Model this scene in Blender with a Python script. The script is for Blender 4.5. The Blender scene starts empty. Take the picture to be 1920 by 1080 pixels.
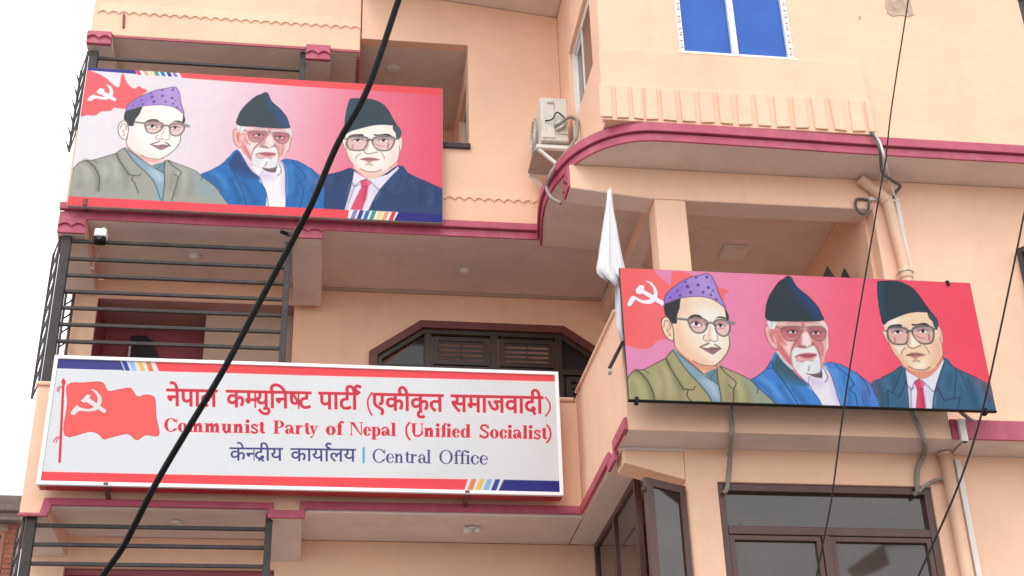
import bpy, math, random
import numpy as np
from mathutils import Vector, Matrix
from mathutils.geometry import tessellate_polygon

random.seed(7)
scene = bpy.context.scene
COL = scene.collection

# ------------------------------------------------------------------ camera
EYE = np.array([0.0, 0.0, 1.6])
FPX = 2617.2                                   # focal length in photo pixels (1920 wide)
PITCH, ROLL, YAW = [math.radians(a) for a in (28.405, -1.665, 8.378)]
FW = np.array([math.sin(YAW) * math.cos(PITCH), math.cos(YAW) * math.cos(PITCH), math.sin(PITCH)])
_r0 = np.array([math.cos(YAW), -math.sin(YAW), 0.0])
_u0 = np.cross(_r0, FW)
RT = math.cos(ROLL) * _r0 + math.sin(ROLL) * _u0
UP = -math.sin(ROLL) * _r0 + math.cos(ROLL) * _u0
cam_data = bpy.data.cameras.new("camera")
cam = bpy.data.objects.new("camera", cam_data)
COL.objects.link(cam)
m = Matrix.Identity(4)
for i in range(3):
    m[i][0], m[i][1], m[i][2], m[i][3] = RT[i], UP[i], -FW[i], EYE[i]
cam.matrix_world = m
cam_data.sensor_width = 36.0
cam_data.lens = 36.0 * FPX / 1920.0
cam_data.clip_start = 0.05
cam_data.clip_end = 3000.0
scene.camera = cam

# ------------------------------------------------------------------ overcast daylight
SUN_EL, SUN_AZ = math.radians(58), math.radians(205)   # high, behind the viewer
world = bpy.data.worlds.new("World")
scene.world = world
world.use_nodes = True
wn, wl = world.node_tree.nodes, world.node_tree.links
wn.clear()
wo = wn.new("ShaderNodeOutputWorld")
bg = wn.new("ShaderNodeBackground")
sky = wn.new("ShaderNodeTexSky")
sky.sky_type = 'NISHITA'
sky.sun_disc = False
sky.sun_elevation = SUN_EL
sky.sun_rotation = SUN_AZ
sky.dust_density = 6.0
sky.air_density = 1.0
mixw = wn.new("ShaderNodeMix")
mixw.data_type = 'RGBA'
mixw.inputs[0].default_value = 0.86            # an even cloud deck in front of the clear sky
mixw.inputs[7].default_value = (14.6, 14.9, 15.2, 1)
wl.new(sky.outputs[0], mixw.inputs[6])
wl.new(mixw.outputs[2], bg.inputs[0])
bg.inputs[1].default_value = 0.10
wl.new(bg.outputs[0], wo.inputs[0])

sun_d = bpy.data.lights.new("sun", 'SUN')
sun_d.energy = 0.75
sun_d.angle = math.radians(22)
sun_d.color = (1.0, 0.96, 0.9)
sun = bpy.data.objects.new("sun", sun_d)
COL.objects.link(sun)
sd = Vector((math.sin(SUN_AZ) * math.cos(SUN_EL), math.cos(SUN_AZ) * math.cos(SUN_EL), math.sin(SUN_EL)))
sun.rotation_euler = sd.to_track_quat('Z', 'Y').to_euler()

scene.view_settings.view_transform = 'Standard'
scene.view_settings.look = 'None'
scene.view_settings.gamma = 1.0
scene.view_settings.use_curve_mapping = False
scene.view_settings.exposure = 0.5
scene.cycles.max_bounces = 10
scene.cycles.diffuse_bounces = 6
scene.cycles.use_denoising = True

# ------------------------------------------------------------------ helpers
def ray(px, py):
    return FW + RT * (px - 960) / FPX - UP * (py - 540) / FPX

def at(px, py, Y):                              # a measured photo point on the vertical plane y = Y
    d = ray(px, py)
    return EYE + d * (Y / d[1])

def atz(px, py, Z):                             # ... on the level z = Z
    d = ray(px, py)
    return EYE + d * ((Z - EYE[2]) / d[2])

def atx(px, py, X):
    d = ray(px, py)
    return EYE + d * (X / d[0])

WLOC = {}

def empty(name, loc, label=None, cat=None, group=None):
    o = bpy.data.objects.new(name, None)
    COL.objects.link(o)
    o.empty_display_size = 0.2
    o.location = loc
    WLOC[o.name] = Vector(loc)
    tag(o, label, cat, group)
    return o

def tag(o, label=None, cat=None, group=None, kind=None):
    if label: o["label"] = label
    if cat: o["category"] = cat
    if group: o["group"] = group
    if kind: o["kind"] = kind
    return o

class MB:
    def __init__(s):
        s.v, s.f = [], []

    def add(s, vs, fs):
        b = len(s.v)
        s.v += [tuple(map(float, p)) for p in vs]
        s.f += [tuple(i + b for i in f) for f in fs]
        return s

    def box(s, x0, x1, y0, y1, z0, z1):
        return s.hexa([(x0, y0, z0), (x1, y0, z0), (x1, y1, z0), (x0, y1, z0),
                       (x0, y0, z1), (x1, y0, z1), (x1, y1, z1), (x0, y1, z1)])

    def hexa(s, p):
        return s.add(p, [(0, 3, 2, 1), (4, 5, 6, 7), (0, 1, 5, 4), (1, 2, 6, 5), (2, 3, 7, 6), (3, 0, 4, 7)])

    def prism(s, poly, a, b, axis='y', holes=()):
        """extrude a 2D outline (with holes) along an axis: y -> (x,z), z -> (x,y), x -> (y,z)"""
        def P(q, t):
            if axis == 'y': return (q[0], t, q[1])
            if axis == 'z': return (q[0], q[1], t)
            return (t, q[0], q[1])
        loops = [list(poly)] + [list(h) for h in holes]
        flat = [q for l in loops for q in l]
        n = len(flat)
        tris = tessellate_polygon([[Vector((q[0], q[1], 0)) for q in l] for l in loops])
        vs = [P(q, a) for q in flat] + [P(q, b) for q in flat]
        fs = []
        for t in tris:
            (x1, y1), (x2, y2), (x3, y3) = [flat[i] for i in t]
            ccw = (x2 - x1) * (y3 - y1) - (x3 - x1) * (y2 - y1) > 0
            t = tuple(t) if ccw else tuple(t[::-1])
            if axis == 'z': lo, hi = t[::-1], t
            elif axis == 'y': lo, hi = t, t[::-1]
            else: lo, hi = t[::-1], t
            if a > b: lo, hi = lo[::-1], hi[::-1]
            fs.append(tuple(lo)); fs.append(tuple(i + n for i in hi))
        k = 0
        for l in loops:
            c = len(l)
            for i in range(c):
                j = (i + 1) % c
                fs.append((k + i, k + j, n + k + j, n + k + i))
            k += c
        return s.add(vs, fs)

    def tube(s, path, r, n=8, caps=True):
        P = [Vector(p) for p in path]
        rs = r if isinstance(r, (list, tuple)) else [r] * len(P)
        base = len(s.v)
        prev = None
        for i, p in enumerate(P):
            t = (P[min(i + 1, len(P) - 1)] - P[max(i - 1, 0)]).normalized()
            if prev is None:
                a = Vector((0, 0, 1)) if abs(t.z) < 0.9 else Vector((1, 0, 0))
                u = t.cross(a).normalized()
            else:
                u = (prev - t * prev.dot(t)).normalized()
            prev = u
            w = t.cross(u)
            for k in range(n):
                a = 2 * math.pi * k / n
                q = p + (u * math.cos(a) + w * math.sin(a)) * rs[i]
                s.v.append(tuple(q))
        for i in range(len(P) - 1):
            for k in range(n):
                a, b = base + i * n + k, base + i * n + (k + 1) % n
                s.f.append((a, b, b + n, a + n))
        if caps:
            s.f.append(tuple(base + k for k in range(n))[::-1])
            s.f.append(tuple(base + (len(P) - 1) * n + k for k in range(n)))
        return s

    def bar(s, a, b, w, h=None, up=(0, 0, 1)):
        """square bar from a to b"""
        h = h or w
        a, b = Vector(a), Vector(b)
        t = (b - a).normalized()
        upv = Vector(up)
        if abs(t.dot(upv)) > 0.95: upv = Vector((0, 1, 0))
        sd_ = t.cross(upv).normalized()
        u = sd_.cross(t).normalized()
        c = [(-1, -1), (1, -1), (1, 1), (-1, 1)]
        p = [a + sd_ * (i * w / 2) + u * (j * h / 2) for i, j in c] + [b + sd_ * (i * w / 2) + u * (j * h / 2) for i, j in c]
        return s.hexa(p)

    def disc(s, c, r, h, n=20, axis='z', r2=None):
        r2 = r if r2 is None else r2
        c = Vector(c)
        d = {'z': Vector((0, 0, h)), 'y': Vector((0, h, 0)), 'x': Vector((h, 0, 0))}[axis]
        return s.tube([c, c + d], [r, r2], n)

    def build(s, name, mat, parent=None, bevel=0.0, smooth=False, kind=None, fix=True):
        me = bpy.data.meshes.new(name)
        V = np.array(s.v, dtype=np.float64)
        c = (V.min(0) + V.max(0)) / 2
        me.from_pydata([tuple(p) for p in V - c], [], s.f)
        if fix:
            import bmesh
            bm = bmesh.new(); bm.from_mesh(me)
            bmesh.ops.recalc_face_normals(bm, faces=bm.faces)
            bm.to_mesh(me); bm.free()
        if smooth:
            for p in me.polygons: p.use_smooth = True
        me.materials.append(mat)
        o = bpy.data.objects.new(name, me)
        COL.objects.link(o)
        place(o, Vector(c), parent)
        if bevel:
            b = o.modifiers.new("bevel", 'BEVEL')
            b.width = bevel; b.segments = 2; b.limit_method = 'ANGLE'; b.angle_limit = math.radians(40)
        if kind: o["kind"] = kind
        return o

def place(o, wloc, parent):
    WLOC[o.name] = Vector(wloc)
    if parent:
        o.parent = parent
        o.location = Vector(wloc) - WLOC[parent.name]
    else:
        o.location = wloc

def smooth_path(pts, sub=6, closed=False):
    P = [np.array(p, float) for p in pts]
    n = len(P)
    out = []
    rng = range(n) if closed else range(n - 1)
    for i in rng:
        if closed:
            p0, p1, p2, p3 = P[(i - 1) % n], P[i], P[(i + 1) % n], P[(i + 2) % n]
        else:
            p0, p1, p2, p3 = P[max(i - 1, 0)], P[i], P[i + 1], P[min(i + 2, n - 1)]
        for k in range(sub):
            t = k / sub
            out.append(0.5 * ((2 * p1) + (-p0 + p2) * t + (2 * p0 - 5 * p1 + 4 * p2 - p3) * t * t + (-p0 + 3 * p1 - 3 * p2 + p3) * t ** 3))
    if not closed: out.append(P[-1])
    return out

def rect(x0, x1, y0, y1):
    return [(x0, y0), (x1, y0), (x1, y1), (x0, y1)]

# ------------------------------------------------------------------ materials
def lin(c):
    return tuple(((v / 255 / 12.92) if v / 255 <= 0.04045 else ((v / 255 + 0.055) / 1.055) ** 2.4) for v in c)

def mat(name, color, rough=0.6, var=0.06, scale=3.0, bump=0.0, bscale=40.0, metal=0.0, spec=0.5, stain=None, stain_amt=0.0, stretch=1.0, coat=0.0, streak=0.0):
    """painted / plastered surface: base colour with broad and fine variation, optional dirt and relief"""
    mt = bpy.data.materials.new(name)
    mt.use_nodes = True
    N, L = mt.node_tree.nodes, mt.node_tree.links
    b = N["Principled BSDF"]
    b.inputs["Roughness"].default_value = rough
    b.inputs["Metallic"].default_value = metal
    b.inputs["Specular IOR Level"].default_value = spec
    geo = N.new("ShaderNodeNewGeometry")
    mp = N.new("ShaderNodeMapping")
    mp.inputs["Scale"].default_value = (1, 1, stretch)
    L.new(geo.outputs["Position"], mp.inputs[0])
    n1 = N.new("ShaderNodeTexNoise")
    n1.inputs["Scale"].default_value = scale
    n1.inputs["Detail"].default_value = 6
    n1.inputs["Roughness"].default_value = 0.65
    L.new(mp.outputs[0], n1.inputs["Vector"])
    r = N.new("ShaderNodeValToRGB")
    e = r.color_ramp.elements
    e[0].position, e[1].position = 0.3, 0.7
    e[0].color = tuple(v * (1 - var) for v in color) + (1,)
    e[1].color = tuple(min(v * (1 + var), 1) for v in color) + (1,)
    L.new(n1.outputs["Fac"], r.inputs[0])
    out = r.outputs[0]
    if stain:
        n2 = N.new("ShaderNodeTexNoise")
        n2.inputs["Scale"].default_value = scale * 0.8
        n2.inputs["Detail"].default_value = 9
        n2.inputs["Roughness"].default_value = 0.75
        mp2 = N.new("ShaderNodeMapping")
        mp2.inputs["Scale"].default_value = (1.6, 1.6, 0.45)
        mp2.inputs["Location"].default_value = (4.1, 1.7, 2.3)
        L.new(geo.outputs["Position"], mp2.inputs[0])
        L.new(mp2.outputs[0], n2.inputs["Vector"])
        r2 = N.new("ShaderNodeValToRGB")
        r2.color_ramp.elements[0].position, r2.color_ramp.elements[1].position = 0.5, 0.78
        r2.color_ramp.elements[0].color = (0, 0, 0, 1)
        r2.color_ramp.elements[1].color = (stain_amt,) * 3 + (1,)
        L.new(n2.outputs["Fac"], r2.inputs[0])
        mx = N.new("ShaderNodeMix"); mx.data_type = 'RGBA'
        mx.inputs[7].default_value = tuple(stain) + (1,)
        L.new(r2.outputs[0], mx.inputs[0])
        L.new(out, mx.inputs[6])
        out = mx.outputs[2]
    if streak:
        n5 = N.new("ShaderNodeTexNoise")
        n5.inputs["Scale"].default_value = 1.0
        n5.inputs["Detail"].default_value = 8
        n5.inputs["Roughness"].default_value = 0.7
        mp5 = N.new("ShaderNodeMapping")
        mp5.inputs["Scale"].default_value = (9.0, 9.0, 0.5)
        L.new(geo.outputs["Position"], mp5.inputs[0])
        L.new(mp5.outputs[0], n5.inputs["Vector"])
        r5 = N.new("ShaderNodeValToRGB")
        r5.color_ramp.elements[0].position, r5.color_ramp.elements[1].position = 0.52, 0.75
        r5.color_ramp.elements[0].color = (0, 0, 0, 1)
        r5.color_ramp.elements[1].color = (streak,) * 3 + (1,)
        L.new(n5.outputs["Fac"], r5.inputs[0])
        mx5 = N.new("ShaderNodeMix"); mx5.data_type = 'RGBA'
        mx5.inputs[7].default_value = tuple(v * 0.62 for v in color) + (1,)
        L.new(r5.outputs[0], mx5.inputs[0]); L.new(out, mx5.inputs[6])
        out = mx5.outputs[2]
    L.new(out, b.inputs["Base Color"])
    if coat: b.inputs["Coat Weight"].default_value = coat
    if bump:
        n3 = N.new("ShaderNodeTexNoise")
        n3.inputs["Scale"].default_value = bscale
        n3.inputs["Detail"].default_value = 5
        L.new(geo.outputs["Position"], n3.inputs["Vector"])
        n4 = N.new("ShaderNodeTexNoise")
        n4.inputs["Scale"].default_value = 2.2
        n4.inputs["Detail"].default_value = 2
        L.new(geo.outputs["Position"], n4.inputs["Vector"])
        ad = N.new("ShaderNodeMath"); ad.operation = 'MULTIPLY_ADD'
        ad.inputs[1].default_value = 6.0
        L.new(n4.outputs["Fac"], ad.inputs[0]); L.new(n3.outputs["Fac"], ad.inputs[2])
        bp = N.new("ShaderNodeBump")
        bp.inputs["Strength"].default_value = bump
        bp.inputs["Distance"].default_value = 0.01
        L.new(ad.outputs[0], bp.inputs["Height"])
        L.new(bp.outputs[0], b.inputs["Normal"])
    return mt

M = {}
M['peach'] = mat("peach_plaster", (0.84, 0.535, 0.378), 0.75, 0.05, 1.1, 0.3, 55, stain=(0.62, 0.385, 0.28), stain_amt=0.42, streak=0.14)
M['ceiling'] = mat("ceiling_paint", (0.74, 0.63, 0.58), 0.8, 0.05, 1.6, 0.15, 40, stain=(0.45, 0.38, 0.33), stain_amt=0.5)
M['maroon'] = mat("maroon_band_paint", (0.43, 0.07, 0.12), 0.5, 0.14, 5, 0.25, 60, stain=(0.54, 0.23, 0.25), stain_amt=0.45)
M['maroon_wall'] = mat("maroon_wall_paint", (0.30, 0.065, 0.085), 0.6, 0.08, 2)
M['mauve'] = mat("mauve_recess_paint", (0.46, 0.30, 0.28), 0.7, 0.06, 2)
M['slat'] = mat("dark_slat_wood", (0.034, 0.024, 0.021), 0.5, 0.3, 12, stretch=0.3)
M['rail'] = mat("black_railing_paint", (0.05, 0.041, 0.041), 0.5, 0.25, 12, spec=0.25, stain=(0.12, 0.085, 0.07), stain_amt=0.5)
M['brown'] = mat("brown_window_frame", (0.085, 0.034, 0.026), 0.38, 0.2, 9, stretch=0.2)
M['dark_wood'] = mat("dark_wood_frame", (0.035, 0.020, 0.017), 0.4, 0.3, 9, stretch=0.15)
M['surround'] = mat("reddish_brown_surround", (0.13, 0.035, 0.03), 0.5, 0.18, 6)
M['white_paint'] = mat("white_frame_paint", (0.78, 0.77, 0.74), 0.4, 0.04, 6, stain=(0.5, 0.47, 0.42), stain_amt=0.4)
M['sign_white'] = mat("white_sign_frame", (0.85, 0.85, 0.86), 0.35, 0.02, 5)
M['sign_red'] = mat("red_sign_side", (0.42, 0.018, 0.025), 0.45, 0.08, 5)
M['metal'] = mat("galvanised_metal", (0.45, 0.44, 0.42), 0.45, 0.12, 14, metal=0.5)
M['pvc'] = mat("peach_pvc_pipe", (0.72, 0.47, 0.33), 0.45, 0.04, 5, stain=(0.6, 0.36, 0.24), stain_amt=0.3)
M['conduit'] = mat("white_trunking", (0.72, 0.70, 0.66), 0.45, 0.05, 6, stain=(0.45, 0.42, 0.38), stain_amt=0.45)
M['hose'] = mat("grey_conduit_hose", (0.27, 0.235, 0.205), 0.6, 0.15, 25)
M['darkhose'] = mat("dark_grey_hose", (0.09, 0.095, 0.10), 0.5, 0.2, 25)
M['black'] = mat("black_rubber", (0.010, 0.0095, 0.0095), 0.6, 0.3, 30, spec=0.15)
M['ac'] = mat("aged_white_enamel", (0.66, 0.62, 0.55), 0.45, 0.06, 9, stain=(0.3, 0.21, 0.14), stain_amt=0.6)
M['acgrey'] = mat("dusty_grey_enamel", (0.34, 0.30, 0.26), 0.6, 0.15, 10)
M['lamp'] = mat("lamp_plastic", (0.72, 0.69, 0.65), 0.4, 0.03, 9)
M['flag'] = mat("white_flag_cloth", (0.66, 0.645, 0.665), 0.85, 0.05, 12)
M['wood'] = mat("pale_wood_pole", (0.52, 0.36, 0.27), 0.6, 0.12, 12)
M['concrete'] = mat("weathered_concrete", (0.17, 0.145, 0.125), 0.85, 0.25, 6, 0.5, 40)
M['brick'] = mat("red_brick", (0.30, 0.095, 0.06), 0.85, 0.25, 7, 0.4, 60)
M['mortar'] = mat("grey_mortar", (0.32, 0.25, 0.21), 0.9, 0.12, 12)
M['orange_wood'] = mat("orange_brown_wood", (0.24, 0.095, 0.05), 0.5, 0.15, 9)
M['bare'] = mat("bare_cement_plaster", (0.50, 0.36, 0.26), 0.9, 0.28, 22, 0.9, 60)
M['door'] = mat("dark_door", (0.012, 0.013, 0.018), 0.4, 0.2, 5)
M['tan'] = mat("tan_cornice", (0.44, 0.35, 0.28), 0.7, 0.06, 5)
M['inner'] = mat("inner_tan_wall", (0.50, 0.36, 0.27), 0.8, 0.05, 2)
M['sticker'] = mat("protective_film", (0.80, 0.76, 0.75), 0.3, 0.03, 20)
M['sticker_red'] = mat("film_red_print", (0.50, 0.05, 0.06), 0.4, 0.1, 20)
M['sticker_green'] = mat("film_green_print", (0.22, 0.36, 0.33), 0.4, 0.1, 20)
M['ground'] = mat("dusty_asphalt", (0.36, 0.325, 0.295), 0.9, 0.2, 0.8, 0.3, 30)
M['asphalt'] = mat("added_road_asphalt", (0.115, 0.107, 0.10), 0.9, 0.2, 0.8, 0.3, 30)
M['paving'] = mat("pale_paving", (0.20, 0.18, 0.165), 0.85, 0.15, 1.5, 0.3, 25)

def glass(name, color, rough=0.04, ior=1.6, vary=1.0):
    mt = bpy.data.materials.new(name)
    mt.use_nodes = True
    N, L = mt.node_tree.nodes, mt.node_tree.links
    b = N["Principled BSDF"]
    b.inputs["Roughness"].default_value = rough
    b.inputs["IOR"].default_value = ior
    tc = N.new("ShaderNodeNewGeometry")
    n = N.new("ShaderNodeTexNoise"); n.inputs["Scale"].default_value = 2.5; n.inputs["Detail"].default_value = 4
    L.new(tc.outputs["Position"], n.inputs["Vector"])
    r = N.new("ShaderNodeValToRGB")
    r.color_ramp.elements[0].color = tuple(v * (1 - 0.3 * vary) for v in color) + (1,)
    r.color_ramp.elements[1].color = tuple(v * (1 + 0.35 * vary) for v in color) + (1,)
    r.color_ramp.elements[0].position, r.color_ramp.elements[1].position = 0.35, 0.7
    L.new(n.outputs["Fac"], r.inputs[0])
    L.new(r.outputs[0], b.inputs["Base Color"])
    bp = N.new("ShaderNodeBump"); bp.inputs["Strength"].default_value = 0.02; bp.inputs["Distance"].default_value = 0.02
    n2 = N.new("ShaderNodeTexNoise"); n2.inputs["Scale"].default_value = 1.8
    L.new(tc.outputs["Position"], n2.inputs["Vector"])
    L.new(n2.outputs["Fac"], bp.inputs["Height"]); L.new(bp.outputs[0], b.inputs["Normal"])
    return mt
M['glass'] = glass("dark_window_glass", (0.05, 0.033, 0.028), 0.04, 1.68)
M['glass_dim'] = glass("dim_inner_glass", (0.02, 0.02, 0.022), 0.08, 1.5)
M['blue_glass'] = glass("blue_film_glass", (0.026, 0.11, 0.45), 0.15, 1.38, 0.25)
M['brown_glass'] = glass("brown_tinted_glass", (0.10, 0.06, 0.055), 0.05, 1.6)
# ================================================================== SETTING
g = MB().add([(-300, -300, 0), (300, -300, 0), (300, 300, 0), (-300, 300, 0)], [(0, 1, 2, 3)]).build("ground", M['ground'])
tag(g, kind="structure")
rd = MB().box(-80, 80, -5.0, 7.59, 0.002, 0.006).build("added_road", M['asphalt'])  # unseen dark road, added to cut bounce light under the lowest balcony
tag(rd, kind="structure")
pv = MB().box(-9, 9, 7.6, 10.0, 0.004, 0.13).build("pavement", M['paving'], bevel=0.01)
tag(pv, kind="structure")

# ================================================================== THE OFFICE BUILDING
bld = empty("office_building", (2.0, 12.0, 0.0),
            "peach plastered office building with maroon bands, balconies and three large signs", "building")

def part(name, mb, mt, parent=None, bevel=0.004, smooth=False, kind=None):
    return mb.build(name, M[mt] if isinstance(mt, str) else mt, parent or bld, bevel, smooth, kind)

def scallop(x0, x1, zt, zb, amp, n, sub=8):
    """outline with a straight top and n arches along the bottom"""
    out = [(x0, zt), (x0, zb)]
    for i in range(n * sub + 1):
        t = i / (n * sub)
        out.append((x0 + (x1 - x0) * t, zb + amp * abs(math.sin(math.pi * t * n)) ** 0.8))
    out += [(x1, zb), (x1, zt)]
    res = []
    for p in out:
        if not res or abs(p[0] - res[-1][0]) + abs(p[1] - res[-1][1]) > 1e-4: res.append(p)
    return res[::-1]

def wavy_trim(x0, x1, z, y, parent, n):
    """plaster wave moulding: proud at its wavy lower edge, dying into the wall at the top"""
    mb = MB()
    N = n * 10
    vs, fs = [], []
    for i in range(N + 1):
        t = i / N
        x = x0 + (x1 - x0) * t
        w = 0.034 * abs(math.sin(math.pi * t * n)) - 0.014
        vs += [(x, y + 0.004, z + 0.17), (x, y - 0.014, z + w), (x, y + 0.004, z + w - 0.006)]
    for i in range(N):
        a = 3 * i
        fs += [(a, a + 1, a + 4, a + 3), (a + 1, a + 2, a + 5, a + 4)]
    mb.add(vs, fs)
    return part("wave_moulding", mb, 'peach', parent, 0)

# ---------------------------------------------------------------- level two balcony (behind the party sign)
p = MB().prism([(-2.6, 5.735), (-2.40, 5.735), (-2.38, 5.83), (-0.44, 5.83), (-0.44, 5.76), (-0.19, 5.76), (-0.19, 5.84),
                (2.3595, 5.84), (2.3595, 6.95), (-2.6, 6.95)], 12.0, 12.014)
p.box(-2.6, 2.3595, 12.0141, 12.12, 5.965, 6.95)
par2 = part("parapet", p, 'peach', bevel=0.012)
part("coping", MB().box(-2.62, 2.334, 11.98, 12.14, 6.952, 6.995), 'peach', par2, 0.015)
low = [(-2.36, 5.71), (-2.33, 5.815), (-0.48, 5.815), (-0.48, 5.735), (-0.15, 5.735), (-0.15, 5.825), (2.335, 5.83)]
upp = [(2.335, 5.905), (-0.20, 5.895), (-0.20, 5.81), (-0.43, 5.81), (-0.43, 5.875), (-2.40, 5.88), (-2.425, 5.74), (-2.605, 5.74), (-2.605, 5.71)]
part("band", MB().prism(low + upp, 11.968, 11.998), 'maroon', par2, 0.006)
part("floor_slab", MB().box(-2.45, 2.3595, 12.0145, 12.8, 5.808, 5.96), 'ceiling')
part("beam", MB().hexa([(-2.6, 12.0145, 5.737), (-2.38, 12.0145, 5.737), (-2.30, 12.8, 5.62), (-2.62, 12.8, 5.62),
                        (-2.6, 12.0145, 5.93), (-2.38, 12.0145, 5.93), (-2.30, 12.8, 5.93), (-2.62, 12.8, 5.93)]), 'peach')
part("beam", MB().hexa([(-0.45, 12.0145, 5.745), (-0.18, 12.0145, 5.745), (-0.18, 12.8, 5.60), (-0.45, 12.8, 5.60),
                        (-0.45, 12.0145, 5.93), (-0.18, 12.0145, 5.93), (-0.18, 12.8, 5.93), (-0.45, 12.8, 5.93)]), 'ceiling')
part("beam_soffit", MB().hexa([(-2.598, 12.016, 5.7315), (-2.384, 12.016, 5.7315), (-2.305, 12.798, 5.6145), (-2.618, 12.798, 5.6145),
                               (-2.598, 12.016, 5.7355), (-2.384, 12.016, 5.7355), (-2.305, 12.798, 5.6185), (-2.618, 12.798, 5.6185)]), 'ceiling', bevel=0)
w2 = part("wall", MB().prism(rect(-2.62, 2.66, 0.0, 5.806), 12.802, 12.95, holes=[rect(-2.31, -0.42, 2.9, 5.52)]), 'peach')
part("recess_ceiling", MB().box(-2.309, -0.421, 12.86, 14.0, 5.46, 5.515), 'maroon_wall')
part("recess_wall", MB().box(-2.40, -2.312, 12.952, 14.0, 0.0, 5.455), 'maroon_wall')
part("recess_wall", MB().box(-0.42, -0.30, 12.952, 14.0, 0.0, 5.455), 'maroon_wall')
part("recess_wall", MB().box(-2.40, -0.30, 14.002, 14.1, 0.0, 5.6), 'maroon_wall')

# ---------------------------------------------------------------- level three balcony (behind the upper left banner)
par3 = part("parapet", MB().box(-2.6, 0.208, 12.0, 12.12, 8.864, 9.76), 'peach', bevel=0.012)
part("band", MB().box(-2.635, 2.10, 11.978, 11.998, 8.715, 8.795), 'maroon', par3, 0.006)
part("band", MB().box(-2.64, 2.105, 11.945, 11.998, 8.805, 8.885), 'maroon', par3, 0.008)
part("floor_slab", MB().box(-2.6, 2.93, 12.0, 13.198, 8.72, 8.86), 'ceiling')
for x0, x1, zb in ((-2.635, -2.37, 8.555), (-0.395, -0.11, 8.615)):
    blk = part("bracket_block", MB().box(x0, x1, 11.975, 12.0, zb, 8.712), 'maroon', par3, 0.006)
    part("scallop", MB().prism(scallop(x0 + 0.005, x1 - 0.005, 8.710, zb + 0.065, 0.035, 2), 11.955, 11.974), 'maroon', blk, 0.003)
part("beam", MB().hexa([(-2.635, 12.001, 8.56), (-2.375, 12.001, 8.56), (-2.41, 13.198, 8.53), (-2.74, 13.198, 8.53),
                        (-2.635, 12.001, 8.714), (-2.375, 12.001, 8.714), (-2.41, 13.198, 8.718), (-2.74, 13.198, 8.718)]), 'peach')
part("beam", MB().hexa([(-0.395, 12.001, 8.62), (-0.11, 12.001, 8.62), (-0.10, 13.10, 8.45), (-0.39, 13.10, 8.45),
                        (-0.395, 12.001, 8.714), (-0.11, 12.001, 8.714), (-0.10, 13.10, 8.718), (-0.39, 13.10, 8.718)]), 'ceiling')
part("beam_soffit", MB().hexa([(-2.632, 12.003, 8.5545), (-2.379, 12.003, 8.5545), (-2.414, 13.196, 8.5245), (-2.737, 13.196, 8.5245),
                               (-2.632, 12.003, 8.5585), (-2.379, 12.003, 8.5585), (-2.414, 13.196, 8.5285), (-2.737, 13.196, 8.5285)]), 'ceiling', bevel=0)
octo = [(0.42, 6.6), (3.02, 6.6), (3.02, 7.985), (2.49, 8.355), (0.95, 8.36), (0.42, 7.98)]
w3 = part("wall", MB().prism(rect(-2.66, 5.04, 5.96, 8.718), 13.2, 13.34, holes=[rect(-2.39, -0.38, 6.2, 8.50), octo]), 'peach')
part("cornice", MB().box(-0.10, 2.915, 13.165, 13.198, 8.69, 8.718), 'tan', w3, 0.004)
# the recess with the maroon lining
part("reveal", MB().box(-2.388, -0.382, 13.203, 13.338, 8.494, 8.4985), 'mauve', bevel=0)
part("reveal", MB().box(-2.3885, -2.384, 13.203, 13.338, 6.2, 8.493), 'maroon_wall', bevel=0)
part("reveal", MB().box(-0.386, -0.3815, 13.203, 13.338, 6.2, 8.493), 'maroon_wall', bevel=0)
part("recess_ceiling", MB().box(-2.45, -0.32, 13.341, 14.6, 8.501, 8.56), 'mauve')
part("recess_wall", MB().box(-2.45, -2.391, 13.341, 14.6, 6.0, 8.50), 'maroon_wall')
part("recess_wall", MB().box(-0.379, -0.32, 13.341, 14.6, 6.0, 8.50), 'maroon_wall')
part("inner_wall", MB().box(-1.30, -0.381, 13.42, 13.55, 6.0, 8.499), 'inner')
part("recess_wall", MB().box(-2.389, -1.302, 13.85, 14.0, 6.0, 8.499), 'maroon_wall')
dq = [at(x, y, 13.80) for x, y in ((246, 629), (274, 629), (288, 640), (303, 690), (246, 690))]
dd = part("door", MB().prism([(q[0], q[2]) for q in dq][::-1] , 13.80, 13.848), 'door')
hq = at(243, 655, 13.78)
part("handle", MB().tube([(hq[0], 13.78, hq[2] - 0.09), (hq[0], 13.78, hq[2] + 0.05)], 0.014, 8), 'conduit', dd, 0)

# the octagonal window
def inset(poly, d):
    n = len(poly); out = []
    for i in range(n):
        a, b, c = Vector(poly[i - 1]), Vector(poly[i]), Vector(poly[(i + 1) % n])
        d1, d2 = (b - a).normalized(), (c - b).normalized()
        n1, n2 = Vector((-d1.y, d1.x)), Vector((-d2.y, d2.x))
        k = (n1 + n2) / (1 + n1.dot(n2))
        out.append(tuple(b + k * d))
    return out
ow = part("window", MB().prism(octo, 13.150, 13.26, holes=[inset(octo, 0.085)]), 'surround', bevel=0.006)
o2 = inset(octo, 0.086)
part("frame", MB().prism(o2, 13.19, 13.28, holes=[inset(octo, 0.135)]), 'dark_wood', ow, 0.004)
zt = 8.225
for xm, wd in ((1.03, 0.075), (1.735, 0.08), (2.43, 0.075)):
    part("mullion", MB().box(xm - wd / 2, xm + wd / 2, 13.195, 13.275, 6.74, zt), 'dark_wood', ow, 0.004)
part("transom", MB().box(0.56, 2.88, 13.2, 13.272, 7.80, 7.86), 'dark_wood', ow, 0.004)
part("pane", MB().prism([(0.56, 7.86), (0.99, 7.86), (0.99, 8.21)], 13.235, 13.245), 'glass_dim', ow, 0)
part("pane", MB().prism([(2.47, 8.21), (2.47, 7.86), (2.9, 7.86)], 13.235, 13.245), 'glass_dim', ow, 0)
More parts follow.
